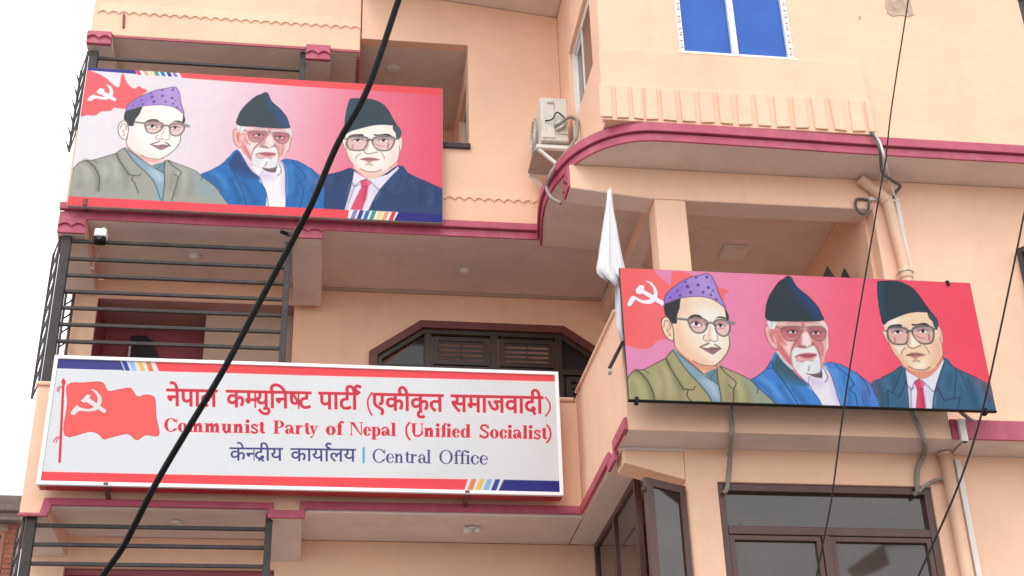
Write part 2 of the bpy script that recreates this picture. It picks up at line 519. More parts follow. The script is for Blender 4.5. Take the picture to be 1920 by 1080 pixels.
for xa, xb in ((0.56, 0.99), (1.07, 1.69), (1.78, 2.39), (2.47, 2.88)):
    part("pane", MB().box(xa, xb, 13.235, 13.245, 6.74, 7.80), 'glass_dim', ow, 0)
for xa, xb in ((1.085, 1.68), (1.79, 2.38)):
    sh = part("shutter", MB().prism(rect(xa, xb, 7.875, 8.20), 13.205, 13.24, holes=[rect(xa + 0.06, xb - 0.06, 7.93, 8.15)]), 'dark_wood', ow, 0.004)
    for k in range(4):
        z = 7.945 + k * 0.055
        part("slat", MB().hexa([(xa + 0.06, 13.212, z), (xb - 0.06, 13.212, z), (xb - 0.06, 13.232, z + 0.01), (xa + 0.06, 13.232, z + 0.01),
                                (xa + 0.06, 13.212, z + 0.036), (xb - 0.06, 13.212, z + 0.036), (xb - 0.06, 13.232, z + 0.046), (xa + 0.06, 13.232, z + 0.046)]), 'slat', ow, 0.002)
    part("shutter_rod", MB().box((xa + xb) / 2 - 0.006, (xa + xb) / 2 + 0.006, 13.2, 13.211, 7.94, 8.14), 'slat', ow, 0)
sh = part("shutter", MB().prism(rect(2.50, 2.87, 6.8, 7.78), 13.205, 13.24, holes=[rect(2.55, 2.82, 6.86, 7.72)]), 'dark_wood', ow, 0.004)
for k in range(14):
    z = 6.87 + k * 0.06
    part("slat", MB().box(2.55, 2.82, 13.212, 13.232, z, z + 0.042), 'slat', ow, 0.002)

# ---------------------------------------------------------------- level four
par4 = part("parapet", MB().box(-2.6, 0.2, 11.98, 12.1, 10.96, 12.2), 'peach', bevel=0.012)
part("band", MB().box(-2.36, -0.376, 11.985, 12.0, 10.938, 10.958), 'maroon', par4, 0.004)
part("band", MB().box(-0.104, 0.2, 11.985, 12.0, 10.938, 10.958), 'maroon', par4, 0.004)
for x0, x1, zb in ((-2.625, -2.37, 10.825), (-0.37, -0.11, 10.795)):
    blk = part("bracket_block", MB().box(x0, x1, 11.955, 12.0, zb, 10.975), 'maroon', par4, 0.008)
    part("scallop", MB().prism(scallop(x0 + 0.004, x1 - 0.004, 10.972, zb + 0.055, 0.04, 2), 11.935, 11.954), 'maroon', blk, 0.003)
    part("beam", MB().box(x0, x1, 12.001, 13.29, zb + 0.005, 10.941), 'ceiling')
part("floor_slab", MB().hexa([(-2.58, 12.001, 10.942), (0.168, 12.001, 10.942), (0.168, 13.3, 10.942), (-2.58, 13.3, 10.942), (-2.58, 12.001, 10.9595), (0.168, 12.001, 10.9595), (0.168, 13.3, 11.0), (-2.58, 13.3, 11.0)]), 'ceiling')
part("band", MB().box(0.17, 0.205, 12.101, 13.3, 10.935, 11.1), 'maroon', par4, 0.003)
part("wall", MB().box(-2.66, 0.19, 13.302, 13.42, 8.862, 10.94), 'peach')
wavy_trim(-2.55, 0.195, 11.255, 11.98, par4, 26)
part("nail", MB().bar((-2.27, 11.97, 11.06), (-2.28, 11.96, 11.23), 0.02), 'surround', par4, 0)
w4 = part("wall", MB().prism([(0.21, 8.864), (2.3595, 8.864), (2.3595, 11.60), (0.21, 11.84), (0.21, 11.14), (1.36, 11.14), (1.36, 9.79), (0.21, 9.79)], 12.0, 12.12), 'peach', bevel=0.01)
wavy_trim(1.0, 2.11, 9.165, 12.0, w4, 11)
part("inner_ceiling", MB().box(0.207, 1.42, 12.121, 13.6, 11.141, 11.25), 'ceiling')
part("inner_wall", MB().box(0.2, 1.40, 13.602, 13.7, 8.9, 11.14), 'peach')
part("inner_wall", MB().prism(rect(12.122, 13.60, 8.9, 11.139), 1.361, 1.48, 'x', holes=[rect(12.26, 12.98, 9.4, 10.82)]), 'peach')
sw = part("window", MB().prism(rect(12.262, 12.978, 9.402, 10.818), 1.40, 1.46, 'x', holes=[rect(12.31, 12.93, 9.45, 10.77)]), 'white_paint', bevel=0.004)
part("pane", MB().box(1.43, 1.44, 12.31, 12.93, 9.45, 10.77), 'glass_dim', sw, 0)
part("mullion", MB().box(1.41, 1.45, 12.58, 12.63, 9.45, 10.77), 'white_paint', sw, 0.003)
part("sill_rail", MB().box(0.9, 1.372, 11.965, 11.998, 9.775, 9.835), 'rail', w4, 0.006)
part("floor_slab", MB().hexa([(0.21, 11.0, 11.835), (2.355, 11.0, 11.61), (2.355, 12.12, 11.61), (0.21, 12.12, 11.848),
                              (0.21, 11.0, 12.2), (2.355, 11.0, 12.2), (2.355, 12.12, 12.2), (0.21, 12.12, 12.2)]), 'ceiling')

# ---------------------------------------------------------------- right bay, upper wall with the blue window
blue = rect(3.115, 4.225, 9.645, 10.95)
far = rect(6.63, 7.35, 9.55, 10.60)
w5 = part("wall", MB().prism(rect(2.36, 7.6, 8.80, 12.2), 10.03, 10.15, holes=[blue, far]), 'peach', bevel=0.006)
w6 = part("wall", MB().prism(rect(10.152, 12.119, 8.80, 12.2), 2.36, 2.48, 'x', holes=[rect(10.37, 11.48, 9.72, 10.70)]), 'peach', bevel=0.006)
pan = part("raised_panel", MB().prism([(2.335, 8.797), (4.87, 8.797), (4.845, 9.60), (2.335, 9.585)], 9.975, 10.029), 'peach', bevel=0.008)
ribpx = [(x, x + w) for x, w in ((1126, 22), (1157, 22), (1188, 18), (1212, 21), (1242, 26), (1278, 25), (1314, 24), (1349, 23), (1384, 24), (1419, 23), (1454, 24), (1489, 23), (1524, 24), (1559, 23), (1594, 23), (1624, 10))]
for i, (a, b) in enumerate(ribpx):
    xa, xb = at(a, 200, 9.95)[0], at(b, 200, 9.95)[0]
    j = random.uniform(-0.008, 0.008)
    part("rib", MB().hexa([(xa + j, 9.956, 8.82 + j), (xb, 9.956, 8.817 - j), (xb, 9.9745, 8.817 - j), (xa + j, 9.9745, 8.82 + j),
                           (xa - j / 2, 9.956, 9.175 + j), (xb - j, 9.956, 9.17), (xb - j, 9.9745, 9.17), (xa - j / 2, 9.9745, 9.175 + j)]), 'peach', pan, 0.006)
# blue window
bw = part("window", MB().prism(blue, 10.035, 10.11, holes=[rect(3.165, 4.165, 9.675, 10.90)]), 'white_paint', bevel=0.004)
part("mullion", MB().box(3.625, 3.685, 10.03, 10.10, 9.675, 10.90), 'white_paint', bw, 0.004)
part("pane", MB().box(3.165, 3.625, 10.075, 10.085, 9.675, 10.90), 'blue_glass', bw, 0)
part("pane", MB().box(3.685, 4.165, 10.075, 10.085, 9.675, 10.90), 'blue_glass', bw, 0)
for side in (3.128, 4.178):
    part("film_strip", MB().box(side, side + 0.034, 10.026, 10.033, 9.66, 10.93), 'sticker', bw, 0)
    for k in range(16):
        z = 9.69 + k * 0.075 + random.uniform(-0.008, 0.008)
        mb = MB().box(side + 0.004, side + 0.013, 10.0225, 10.0255, z, z + 0.016)
        mb.box(side + 0.017, side + 0.025, 10.0225, 10.0255, z + 0.006, z + 0.018)
        part("film_print", mb, 'sticker_red', bw, 0)
        if k % 2 == 0:
            part("film_print", MB().box(side + 0.008, side + 0.024, 10.0225, 10.0255, z + 0.034, z + 0.044), 'sticker_green', bw, 0)
part("sill_line", MB().box(3.10, 4.24, 10.01, 10.034, 9.628, 9.646), 'white_paint', bw, 0.003)
# far right upper window
fw_ = part("window", MB().prism(far, 10.04, 10.12, holes=[rect(6.69, 7.29, 9.61, 10.54)]), 'dark_wood', bevel=0.004)
part("pane", MB().box(6.69, 7.29, 10.075, 10.085, 9.61, 10.54), 'glass', fw_, 0)
part("lintel", MB().box(6.6, 7.4, 9.99, 10.028, 10.61, 10.68), 'surround', fw_, 0.004)
# narrow side window in the left face of the bay
nw = part("window", MB().prism(rect(10.372, 11.478, 9.722, 10.698), 2.40, 2.47, 'x', holes=[rect(10.41, 11.44, 9.76, 10.66)]), 'white_paint', bevel=0.004)
part("sash", MB().prism(rect(10.41, 11.02, 9.76, 10.66), 2.405, 2.43, 'x', holes=[rect(10.44, 10.99, 9.79, 10.63)]), 'white_paint', nw, 0.003)
part("sash", MB().prism(rect(10.98, 11.44, 9.76, 10.66), 2.432, 2.458, 'x', holes=[rect(11.01, 11.41, 9.79, 10.63)]), 'white_paint', nw, 0.003)
part("pane", MB().box(2.414, 2.42, 10.44, 10.99, 9.79, 10.63), 'brown_glass', nw, 0)
part("pane", MB().box(2.442, 2.448, 11.01, 11.41, 9.79, 10.63), 'glass_dim', nw, 0)
# bare cement patch and chips in the wall
pts = [at(x, y, 10.03) for x, y in ((1658, -40), (1660, 12), (1664, 26), (1674, 31), (1690, 29), (1702, 32), (1714, 28), (1708, 8), (1704, -8), (1700, -40))]
part("bare_patch", MB().prism([(q[0], q[2]) for q in pts], 10.024, 10.034), 'bare', w5, 0.002)
for x, y, s in ((1612, 32, 0.011), (1611, 36, 0.007)):
    q = at(x, y, 10.03)
    part("chip", MB().disc((q[0], 10.022, q[2]), s, 0.008, 8, 'y'), 'bare', w5, 0)

# ---------------------------------------------------------------- the curved floor slab of the right bay
path = [(7.6, 10.05), (6.0, 10.045), (4.85, 10.04), (3.8, 10.02), (3.05, 10.01), (2.66, 10.03), (2.38, 10.17), (2.17, 10.43), (2.05, 10.77), (2.0, 11.1), (2.01, 11.4), (2.045, 11.7), (2.075, 11.93)]
path = [tuple(q) for q in smooth_path(path, 6)]
slab3 = part("floor_slab", MB().prism(path + [(2.12, 11.94), (2.32, 11.94), (2.94, 12.0), (2.94, 13.19), (7.6, 13.19)], 8.62, 8.798, 'z'), 'ceiling', bevel=0)

def edge_band(pth, off, z0, z1, parent):
    n = len(pth); outer = []
    for i in range(n):
        a, b = Vector(pth[max(i - 1, 0)]), Vector(pth[min(i + 1, n - 1)])
        t = (b - a).normalized()
        nn = Vector((t.y, -t.x))
        outer.append(tuple(Vector(pth[i]) - nn * off))
    mb = MB()
    vs, fs = [], []
    for (x, y), (u, v) in zip(pth, outer):
        vs += [(x, y, z0), (u, v, z0), (u, v, z1), (x, y, z1)]
    for i in range(n - 1):
        a = 4 * i
        for k in range(4):
            fs.append((a + k, a + (k + 1) % 4, a + 4 + (k + 1) % 4, a + 4 + k))
    fs += [(0, 1, 2, 3), (4 * n - 4, 4 * n - 3, 4 * n - 2, 4 * n - 1)]
    mb.add(vs, fs)
    return part("band", mb, 'maroon', parent, 0.005)

# which side is outward: the slab lies at larger y, so the band is pushed to smaller y / smaller x
sgn = 1 if (Vector(path[1]) - Vector(path[0])).x < 0 else -1
edge_band(path, 0.022 * sgn, 8.612, 8.69, slab3)
edge_band(path, 0.050 * sgn, 8.70, 8.792, slab3)

# ---------------------------------------------------------------- right bay, level three veranda
lin_poly = [(2.1, 8.618), (2.1, 8.37), (2.86, 8.295), (4.93, 8.30), (4.93, 8.618)]
lb = part("lintel_beam", MB().prism(lin_poly[::-1], 10.45, 10.70), 'peach', bevel=0.008)
part("beam_soffit", MB().hexa([(2.102, 10.453, 8.3655), (2.858, 10.453, 8.2905), (2.858, 10.697, 8.2905), (2.102, 10.697, 8.3655),
                               (2.102, 10.453, 8.3690), (2.858, 10.453, 8.2945), (2.858, 10.697, 8.2945), (2.102, 10.697, 8.3690)]), 'ceiling', lb, 0)
part("beam_soffit", MB().hexa([(3.16, 10.453, 8.2905), (4.928, 10.453, 8.2955), (4.928, 10.697, 8.2955), (3.16, 10.697, 8.2905),
                               (3.16, 10.453, 8.2945), (4.928, 10.453, 8.2995), (4.928, 10.697, 8.2995), (3.16, 10.697, 8.2945)]), 'ceiling', lb, 0)
part("end_plate", MB().box(2.078, 2.099, 10.46, 10.69, 8.385, 8.60), 'maroon', lb, 0.006)
for k in range(4):
    part("stud", MB().disc((2.066, 10.50 + k * 0.05, 8.44 + 0.04 * (k % 3)), 0.012, 0.014, 8, 'x'), 'surround', lb, 0)
part("column", MB().box(2.865, 3.155, 10.452, 10.70, 6.0, 8.294), 'peach', bevel=0.012)
part("wall", MB().box(4.932, 7.6, 10.45, 10.60, 6.03, 8.618), 'peach', bevel=0.01)
part("inner_wall", MB().box(4.90, 5.03, 10.602, 13.19, 6.0, 8.619), 'peach')
part("beam", MB().box(2.93, 3.09, 10.702, 13.195, 8.45, 8.619), 'peach')
part("beam_soffit", MB().box(2.932, 3.088, 10.704, 13.19, 8.444, 8.4485), 'ceiling', bevel=0)
# parapets of the right bay
pr = part("parapet", MB().prism([(10.0, 5.835), (10.012, 5.835), (10.012, 5.962), (10.12, 5.962), (10.12, 6.94), (10.0, 6.94)], 2.362, 5.06, 'x'), 'peach', bevel=0.012)
ps = part("parapet", MB().prism([(10.122, 5.83), (12.0, 5.812), (12.119, 5.812), (12.119, 7.025), (10.122, 6.94)], 2.3605, 2.374, 'x').prism([(10.122, 5.965), (12.119, 5.965), (12.119, 7.025), (10.122, 6.94)], 2.3742, 2.48, 'x'), 'peach', bevel=0.012)
part("coping", MB().hexa([(2.335, 10.122, 6.942), (2.50, 10.122, 6.942), (2.50, 11.97, 7.022), (2.335, 11.97, 7.022),
                          (2.335, 10.122, 6.975), (2.50, 10.122, 6.975), (2.50, 11.97, 7.055), (2.335, 11.97, 7.055)]), 'peach', ps, 0.012)
low = [(9.985, 5.835), (10.42, 5.835), (10.42, 5.745), (10.70, 5.745), (10.70, 5.825), (11.966, 5.825)]
upp = [(11.966, 5.91), (10.66, 5.91), (10.66, 5.83), (10.47, 5.83), (10.47, 5.93), (9.985, 5.935)]
part("band", MB().prism(low + upp, 2.332, 2.36, 'x'), 'maroon', ps, 0.005)
led = part("ledge", MB().box(5.062, 7.6, 10.012, 10.449, 5.838, 6.0), 'ceiling', bevel=0.006)
part("band", MB().box(5.062, 7.6, 9.985, 10.010, 5.83, 6.005), 'maroon', led, 0.005)

# ---------------------------------------------------------------- right bay, level two
part("floor_slab", MB().box(2.375, 5.06, 10.0125, 10.36, 5.838, 5.96), 'ceiling')
part("floor_slab", MB().box(2.375, 5.06, 10.362, 12.8, 5.81, 5.96), 'ceiling')
win = rect(3.16, 4.975, 3.3, 5.555)
w7 = part("wall", MB().prism(rect(2.90, 7.6, 0.0, 5.837), 10.361, 10.50, holes=[win]), 'peach', bevel=0.008)
part("lintel_beam", MB().prism([(2.40, 5.808), (2.898, 5.808), (2.898, 5.565), (2.40, 5.70)][::-1], 10.362, 10.62), 'peach', bevel=0.006)
bw2 = part("window", MB().prism(rect(3.162, 4.973, 3.302, 5.553), 10.385, 10.47, holes=[rect(3.22, 4.915, 3.36, 5.49)]), 'brown', bevel=0.005)
part("transom", MB().box(3.22, 4.915, 10.38, 10.46, 5.125, 5.195), 'brown', bw2, 0.005)
part("mullion", MB().box(3.985, 4.055, 10.375, 10.455, 3.36, 5.124), 'brown', bw2, 0.005)
part("pane", MB().box(3.22, 4.915, 10.435, 10.443, 5.195, 5.49), 'glass', bw2, 0)
for xa, xb in ((3.22, 3.985), (4.055, 4.915)):
    part("sash", MB().prism(rect(xa + 0.002, xb - 0.002, 3.362, 5.123), 10.392, 10.44, holes=[rect(xa + 0.045, xb - 0.045, 3.41, 5.08)]), 'brown', bw2, 0.004)
    part("pane", MB().box(xa + 0.045, xb - 0.045, 10.422, 10.43, 3.41, 5.08), 'glass', bw2, 0)
# dark interior behind the glass
part("room_back", MB().box(2.95, 7.5, 12.2, 12.3, 0.0, 5.8), 'inner')
# side glazing under the balcony
sg = part("window", MB().prism(rect(10.95, 12.80, 2.8, 5.808), 2.61, 2.665, 'x', holes=[rect(11.02, 11.86, 2.87, 5.755), rect(11.93, 12.73, 2.87, 5.755)]), 'brown', bevel=0.005)
part("pane", MB().box(2.634, 2.642, 11.02, 11.86, 2.87, 5.755), 'glass', sg, 0)
part("pane", MB().box(2.634, 2.642, 11.93, 12.73, 2.87, 5.755), 'glass', sg, 0)
part("wall", MB().box(2.902, 3.02, 10.502, 10.94, 0.0, 5.826), 'peach')
# casement swung open towards the street
h0, h1 = Vector((2.885, 10.33, 0)), Vector((2.515, 10.14, 0))
dv = (h1 - h0).normalized(); nv = Vector((dv.y, -dv.x, 0)) * 0.045
def leaf(a, b, z0, z1, th=1.0, off=0.0):
    A, B = h0 + dv * a + nv * off, h0 + dv * b + nv * off
    q = [A, B, B + nv * th, A + nv * th]
    return MB().hexa([(v.x, v.y, z0) for v in q] + [(v.x, v.y, z1) for v in q])
Lf = (h1 - h0).length
cs = part("casement", leaf(0, 0.065, 3.4, 5.50), 'brown', bevel=0.005)
part("stile", leaf(Lf - 0.075, Lf, 3.4, 5.50), 'brown', cs, 0.005)
part("rail", leaf(0.066, Lf - 0.076, 5.43, 5.498), 'brown', cs, 0.005)
part("rail", leaf(0.066, Lf - 0.076, 3.402, 3.48), 'brown', cs, 0.005)
part("pane", leaf(0.066, Lf - 0.076, 3.48, 5.43, 0.15, 0.4), 'glass', cs, 0)
part("stay", MB().tube([(2.50, 10.16, 5.42), (2.485, 10.14, 5.38)], 0.018, 8), 'brown', cs, 0)

# side parapets at the splayed left end of the balconies
for z0_, z1_ in ((5.80, 6.95), (8.722, 9.76)):
    part("side_parapet", MB().hexa([(-2.598, 12.122, z0_), (-2.48, 12.122, z0_), (-2.70, 13.19, z0_), (-2.815, 13.19, z0_),
                                    (-2.598, 12.122, z1_), (-2.48, 12.122, z1_), (-2.70, 13.19, z1_), (-2.815, 13.19, z1_)]), 'peach', bevel=0.008)
# ---------------------------------------------------------------- unseen rear, sides and roof, added to keep sky light out of the interiors
part("rear_blocking_wall", MB().box(-2.66, 7.6, 14.75, 14.9, 0.0, 12.2), 'peach')
part("side_blocking_wall", MB().box(7.602, 7.75, 10.0, 14.9, 0.0, 12.2), 'peach')
part("side_blocking_wall", MB().box(-2.66, -2.5, 14.0, 14.748, 0.0, 12.2), 'peach')
part("roof_blocking_slab", MB().box(-2.7, 7.75, 11.9, 14.9, 12.205, 12.35), 'concrete')
# ================================================================== OBJECTS ON THE BUILDING
def obj(name, mb, mt, parent=None, bevel=0.003, smooth=False):
    return mb.build(name, M[mt] if isinstance(mt, str) else mt, parent, bevel, smooth)

# ---------------------------------------------------------------- balcony railings
def railing(label, x0, x1, zs, z0, z1, right_top, back=(-2.725, 12.40), spikes=False, post_w=0.088):
    r = empty("balcony_railing", (x0, 12.06, z0), label, "railing", "black steel balcony railings")
    obj("post", MB().bar((x0, 12.06, z0), (x0, 12.06, z1), post_w, 0.06, up=(0, 1, 0)), 'rail', r, 0.006)
    obj("post", MB().bar((x1, 12.06, z0), (x1, 12.06, right_top), 0.062, 0.05, up=(0, 1, 0)), 'rail', r, 0.006)
    for z in zs:
        obj("bar", MB().bar((x0 + post_w / 2, 12.06, z), (x1 - 0.032, 12.06, z + 0.002), 0.03, 0.034), 'rail', r, 0.005)
    # side grille running back, splayed with the end of the balcony
    a, b = Vector((x0 - 0.065, 12.06, 0)), Vector((back[0], back[1], 0))
    d = b - a
    for t in (0.0, 1.0):
        q = a + d * t
        obj("side_post", MB().bar((q.x, q.y, z0), (q.x, q.y, z1), 0.022, 0.022, up=(0, 1, 0)), 'rail', r, 0.003)
    n = max(2, int((z1 - z0) / 0.16))
    for k in range(n + 1):
        z = z0 + (z1 - z0) * k / n
        obj("side_bar", MB().tube([(a.x, a.y, z), (b.x, b.y, z)], 0.006, 6), 'rail', r, 0)
        if k < n:
            q0, q1 = a + d * 0.3, a + d * 0.72
            zc = z + (z1 - z0) / n / 2
            h = (z1 - z0) / n / 2
            ring = [(a.x + d.x * (0.5 + 0.4 * math.cos(t)), a.y + d.y * (0.5 + 0.4 * math.cos(t)), zc + h * 0.8 * math.sin(t)) for t in np.linspace(0, 2 * math.pi, 17)]
            obj("scroll", MB().tube(ring, 0.006, 5, False), 'rail', r, 0)
            if spikes:
                tip = a + d * 1.02
                out = Vector((-0.04, 0.0, 0.03))
                mb = MB().tube([(tip.x, tip.y, zc - h * 0.75), (tip.x + out.x * 0.55, tip.y, zc - 0.01), (tip.x + out.x * 1.25, tip.y, zc + h * 0.75)], [0.016, 0.010, 0.003], 6)
                obj("leaf", mb, 'rail', r, 0)
    return r

railing("black steel railing of seven bars directly above the white party sign", -2.545, -0.435,
        [8.51, 8.315, 8.135, 7.96, 7.785, 7.61, 7.435, 7.26, 7.085], 6.995, 8.555, 8.60)
railing("black steel railing below the white party sign at the bottom left", -2.50, -0.465,
        [5.655, 5.485, 5.315, 5.14, 4.97, 4.80], 4.2, 5.73, 5.79, back=(-2.68, 12.40))
railing("black railing showing only its top above the upper left banner", -2.545, -0.40,
        [10.71, 10.52, 10.33, 10.14, 9.95], 9.76, 10.79, 10.94, back=(-2.725, 12.40), spikes=True)
# inner jamb posts seen between the bars and the wall end
jp = empty("jamb_grille", (-2.68, 13.12, 6.99), "thin dark grille strip at the back left end of the middle balcony", "grille")
for t, x in ((0, -2.70), (1, -2.62)):
    obj("post", MB().bar((x, 13.12, 6.99), (x, 13.12, 8.5), 0.022), 'rail', jp, 0.003)
for k in range(9):
    z = 7.08 + k * 0.16
    obj("curl", MB().tube([(-2.70, 13.12, z), (-2.65, 13.10, z + 0.03), (-2.62, 13.12, z + 0.08)], 0.009, 5), 'rail', jp, 0)

# ---------------------------------------------------------------- ceiling lamps
def round_lamp(c, r, h, label):
    e = empty("ceiling_lamp", c, label, "lamp", "ceiling lamps of the balconies")
    obj("base", MB().disc((c[0], c[1], c[2] - h * 0.45), r, h * 0.45, 24), 'lamp', e, 0.004, True)
    obj("diffuser", MB().tube([(c[0], c[1], c[2] - h * 0.45), (c[0], c[1], c[2] - h * 0.8), (c[0], c[1], c[2] - h)], [r * 0.9, r * 0.8, r * 0.45], 24), 'lamp', e, 0, True)
    return e
q = atz(365, 481, 8.70); round_lamp((q[0], q[1], 8.719), 0.052, 0.05, "small round ceiling lamp behind the top bars of the middle railing")
q = atz(871, 509, 8.70); round_lamp((q[0], q[1], 8.719), 0.055, 0.045, "small round ceiling lamp right of the mid beam above the octagonal window")
q = atz(738, 131, 11.13); round_lamp((q[0], q[1], 11.139), 0.085, 0.02, "flat round ceiling lamp in the opening above the upper left banner")
q = atz(1376, 478, 8.57)
e = empty("ceiling_lamp", (q[0], q[1], 8.619), "square ceiling lamp in the dark veranda above the right banner", "lamp", "ceiling lamps of the balconies")
obj("base", MB().box(q[0] - 0.13, q[0] + 0.13, q[1] - 0.13, q[1] + 0.13, 8.585, 8.618), 'lamp', e, 0.006)
obj("diffuser", MB().box(q[0] - 0.12, q[0] + 0.12, q[1] - 0.12, q[1] + 0.12, 8.57, 8.584), 'lamp', e, 0.003)
q = atz(885, 994, 5.77)
e = empty("bulb_holder", (q[0], q[1], 5.799), "small white bulb holder on the ceiling below the party sign", "lamp")
obj("holder", MB().tube([(q[0] - 0.075, q[1], 5.77), (q[0] + 0.02, q[1], 5.77)], [0.03, 0.022], 12), 'lamp', e, 0, True)
obj("bracket", MB().box(q[0] - 0.03, q[0] + 0.03, q[1] - 0.03, q[1] + 0.03, 5.78, 5.799), 'lamp', e, 0.003)
obj("bulb", MB().tube([(q[0] + 0.02, q[1], 5.77), (q[0] + 0.05, q[1], 5.77), (q[0] + 0.085, q[1], 5.77), (q[0] + 0.095, q[1], 5.77)], [0.015, 0.02, 0.02, 0.004], 12), 'conduit', e, 0, True)
q = atz(990 / 3, 982, 5.78)
e = empty("ceiling_hook", (q[0], q[1], 5.799), "small pale rose box on the ceiling behind the lower railing", "ceiling rose")
obj("rose", MB().disc((q[0], q[1], 5.775), 0.045, 0.024, 16), 'lamp', e, 0.003)
obj("hook", MB().tube([(q[0], q[1], 5.775), (q[0] + 0.01, q[1], 5.75), (q[0] - 0.01, q[1], 5.735)], 0.006, 6), 'metal', e, 0)

# ---------------------------------------------------------------- security cameras
def seccam(px, py, Y, s, label, mirror=1):
    c = at(px, py, Y)
    e = empty("security_camera", c, label, "camera")
    b = obj("housing", MB().box(c[0] - 0.058 * s, c[0] + 0.058 * s, Y - 0.03 * s, Y + 0.10 * s, c[2] - 0.005 * s, c[2] + 0.085 * s), 'sign_white', e, 0.018 * s)
    obj("lens_face", MB().box(c[0] - 0.056 * s, c[0] + 0.056 * s, Y - 0.045 * s, Y + 0.05 * s, c[2] - 0.075 * s, c[2] - 0.006 * s), 'black', e, 0.02 * s)
    obj("lens", MB().disc((c[0], Y - 0.06 * s, c[2] - 0.04 * s), 0.022 * s, 0.014 * s, 16, 'y'), 'glass_dim', e, 0)
    obj("arm", MB().tube([(c[0], Y + 0.05 * s, c[2] + 0.08 * s), (c[0], Y + 0.12 * s, c[2] + 0.17 * s)], 0.015 * s, 8), 'sign_white', e, 0)
    return e
seccam(188, 444, 11.95, 1.0, "white and black security camera at the left end under the maroon band")
q = at(533, 440, 11.99)
e = empty("cable_gland", q, "small dark cable end poking out beside the mid beam block", "cable end")
obj("gland", MB().tube([(q[0] - 0.03, 11.93, q[2] - 0.005), (q[0] + 0.05, 11.99, q[2] + 0.004)], [0.02, 0.016], 8), 'black', e, 0)
obj("collar", MB().tube([(q[0] + 0.03, 11.97, q[2]), (q[0] + 0.055, 11.995, q[2] + 0.004)], 0.024, 8), 'darkhose', e, 0)

# hook wire hanging below the camera
pth = [at(x, y, 12.35) for x, y in ((180, 462), (183, 475), (181, 488), (176, 495), (174, 505), (171, 500))]
h = obj("hook_wire", MB().tube(smooth_path(pth, 4), 0.006, 6), 'metal', None, 0)
tag(h, "thin bent wire hook hanging under the left end beam", "wire")

# ---------------------------------------------------------------- air conditioner
Y0 = 11.25
c0, c1 = at(1012, 182, Y0), at(1063, 266, Y0)
xa, xb, zb, zt_ = c0[0] - 0.0, c0[0] + 0.275, c1[2] + 0.005, c0[2]
ac = empty("air_conditioner", ((xa + xb) / 2, Y0, zb), "weathered white air conditioner outdoor unit on a wall bracket", "air conditioner")
body = obj("casing", MB().box(xa, xb, Y0, Y0 + 0.62, zb, zt_), 'ac', ac, 0.012)
obj("side_panel", MB().box(xa + 0.15, xb - 0.006, Y0 - 0.012, Y0 - 0.001, zb + 0.08, zt_ - 0.015), 'ac', ac, 0.005)
obj("side_panel", MB().box(xa + 0.006, xa + 0.14, Y0 - 0.010, Y0 - 0.001, zb + 0.03, zt_ - 0.015), 'ac', ac, 0.005)
obj("grip_slot", MB().box(xa + 0.07, xa + 0.14, Y0 - 0.0145, Y0 - 0.0102, zt_ - 0.085, zt_ - 0.06), 'acgrey', ac, 0.002)
fc = obj("fan_grille", MB().disc((xa - 0.02, Y0 + 0.36, (zb + zt_) / 2), 0.21, 0.019, 28, 'x'), 'acgrey', ac, 0)
for k in range(4):
    rr = 0.05 + 0.045 * k
    ring = [(xa - 0.026, Y0 + 0.36 + rr * math.cos(t), (zb + zt_) / 2 + rr * math.sin(t)) for t in np.linspace(0, 2 * math.pi, 25)]
    obj("ring", MB().tube(ring, 0.005, 5, False), 'ac', fc, 0)
obj("foot", MB().box(xa - 0.01, xb + 0.01, Y0 + 0.06, Y0 + 0.11, zb - 0.03, zb - 0.001), 'acgrey', ac, 0.003)
obj("foot", MB().box(xa - 0.01, xb + 0.01, Y0 + 0.50, Y0 + 0.55, zb - 0.03, zb - 0.001), 'acgrey', ac, 0.003)
v0 = Vector((xa + 0.20, Y0 - 0.02, zb + 0.20))
obj("valve", MB().tube([(v0.x - 0.07, v0.y, v0.z - 0.03), (v0.x + 0.03, v0.y - 0.03, v0.z + 0.02)], [0.022, 0.018], 10), 'metal', ac, 0, True)
obj("valve", MB().tube([(v0.x - 0.05, v0.y, v0.z - 0.09), (v0.x + 0.04, v0.y - 0.03, v0.z - 0.03)], [0.02, 0.016], 10), 'metal', ac, 0, True)
obj("wire", MB().tube(smooth_path([(v0.x - 0.16, v0.y, v0.z + 0.02), (v0.x - 0.09, v0.y - 0.02, v0.z + 0.03), (v0.x - 0.04, v0.y - 0.03, v0.z + 0.11), (v0.x + 0.03, v0.y - 0.03, v0.z + 0.05), (v0.x + 0.07, v0.y - 0.03, v0.z + 0.04)], 5), 0.007, 6), 'black', ac, 0, True)
br = empty("wall_bracket", ((xa + xb) / 2, Y0, zb - 0.3), "white angle iron bracket carrying the air conditioner on the side wall", "bracket")
for yy in (Y0 + 0.02, Y0 + 0.52):
    obj("arm", MB().box(xa - 0.05, 2.355, yy, yy + 0.05, zb - 0.075, zb - 0.034), 'conduit', br, 0.003)
    obj("upright", MB().box(2.325, 2.356, yy, yy + 0.05, zb - 0.033, zb + 0.22), 'conduit', br, 0.003)
    obj("strut", MB().bar((xa - 0.03, yy + 0.025, zb - 0.078), (2.33, yy + 0.025, zb - 0.42), 0.03), 'conduit', br, 0.003)
obj("tray", MB().box(xa - 0.07, xb, Y0 + 0.08, Y0 + 0.50, zb - 0.074, zb - 0.056), 'acgrey', br, 0.003)
obj("front_arm", MB().box(xa - 0.05, xa - 0.01, Y0 + 0.075, Y0 + 0.515, zb - 0.055, zb - 0.036), 'conduit', br, 0.003)
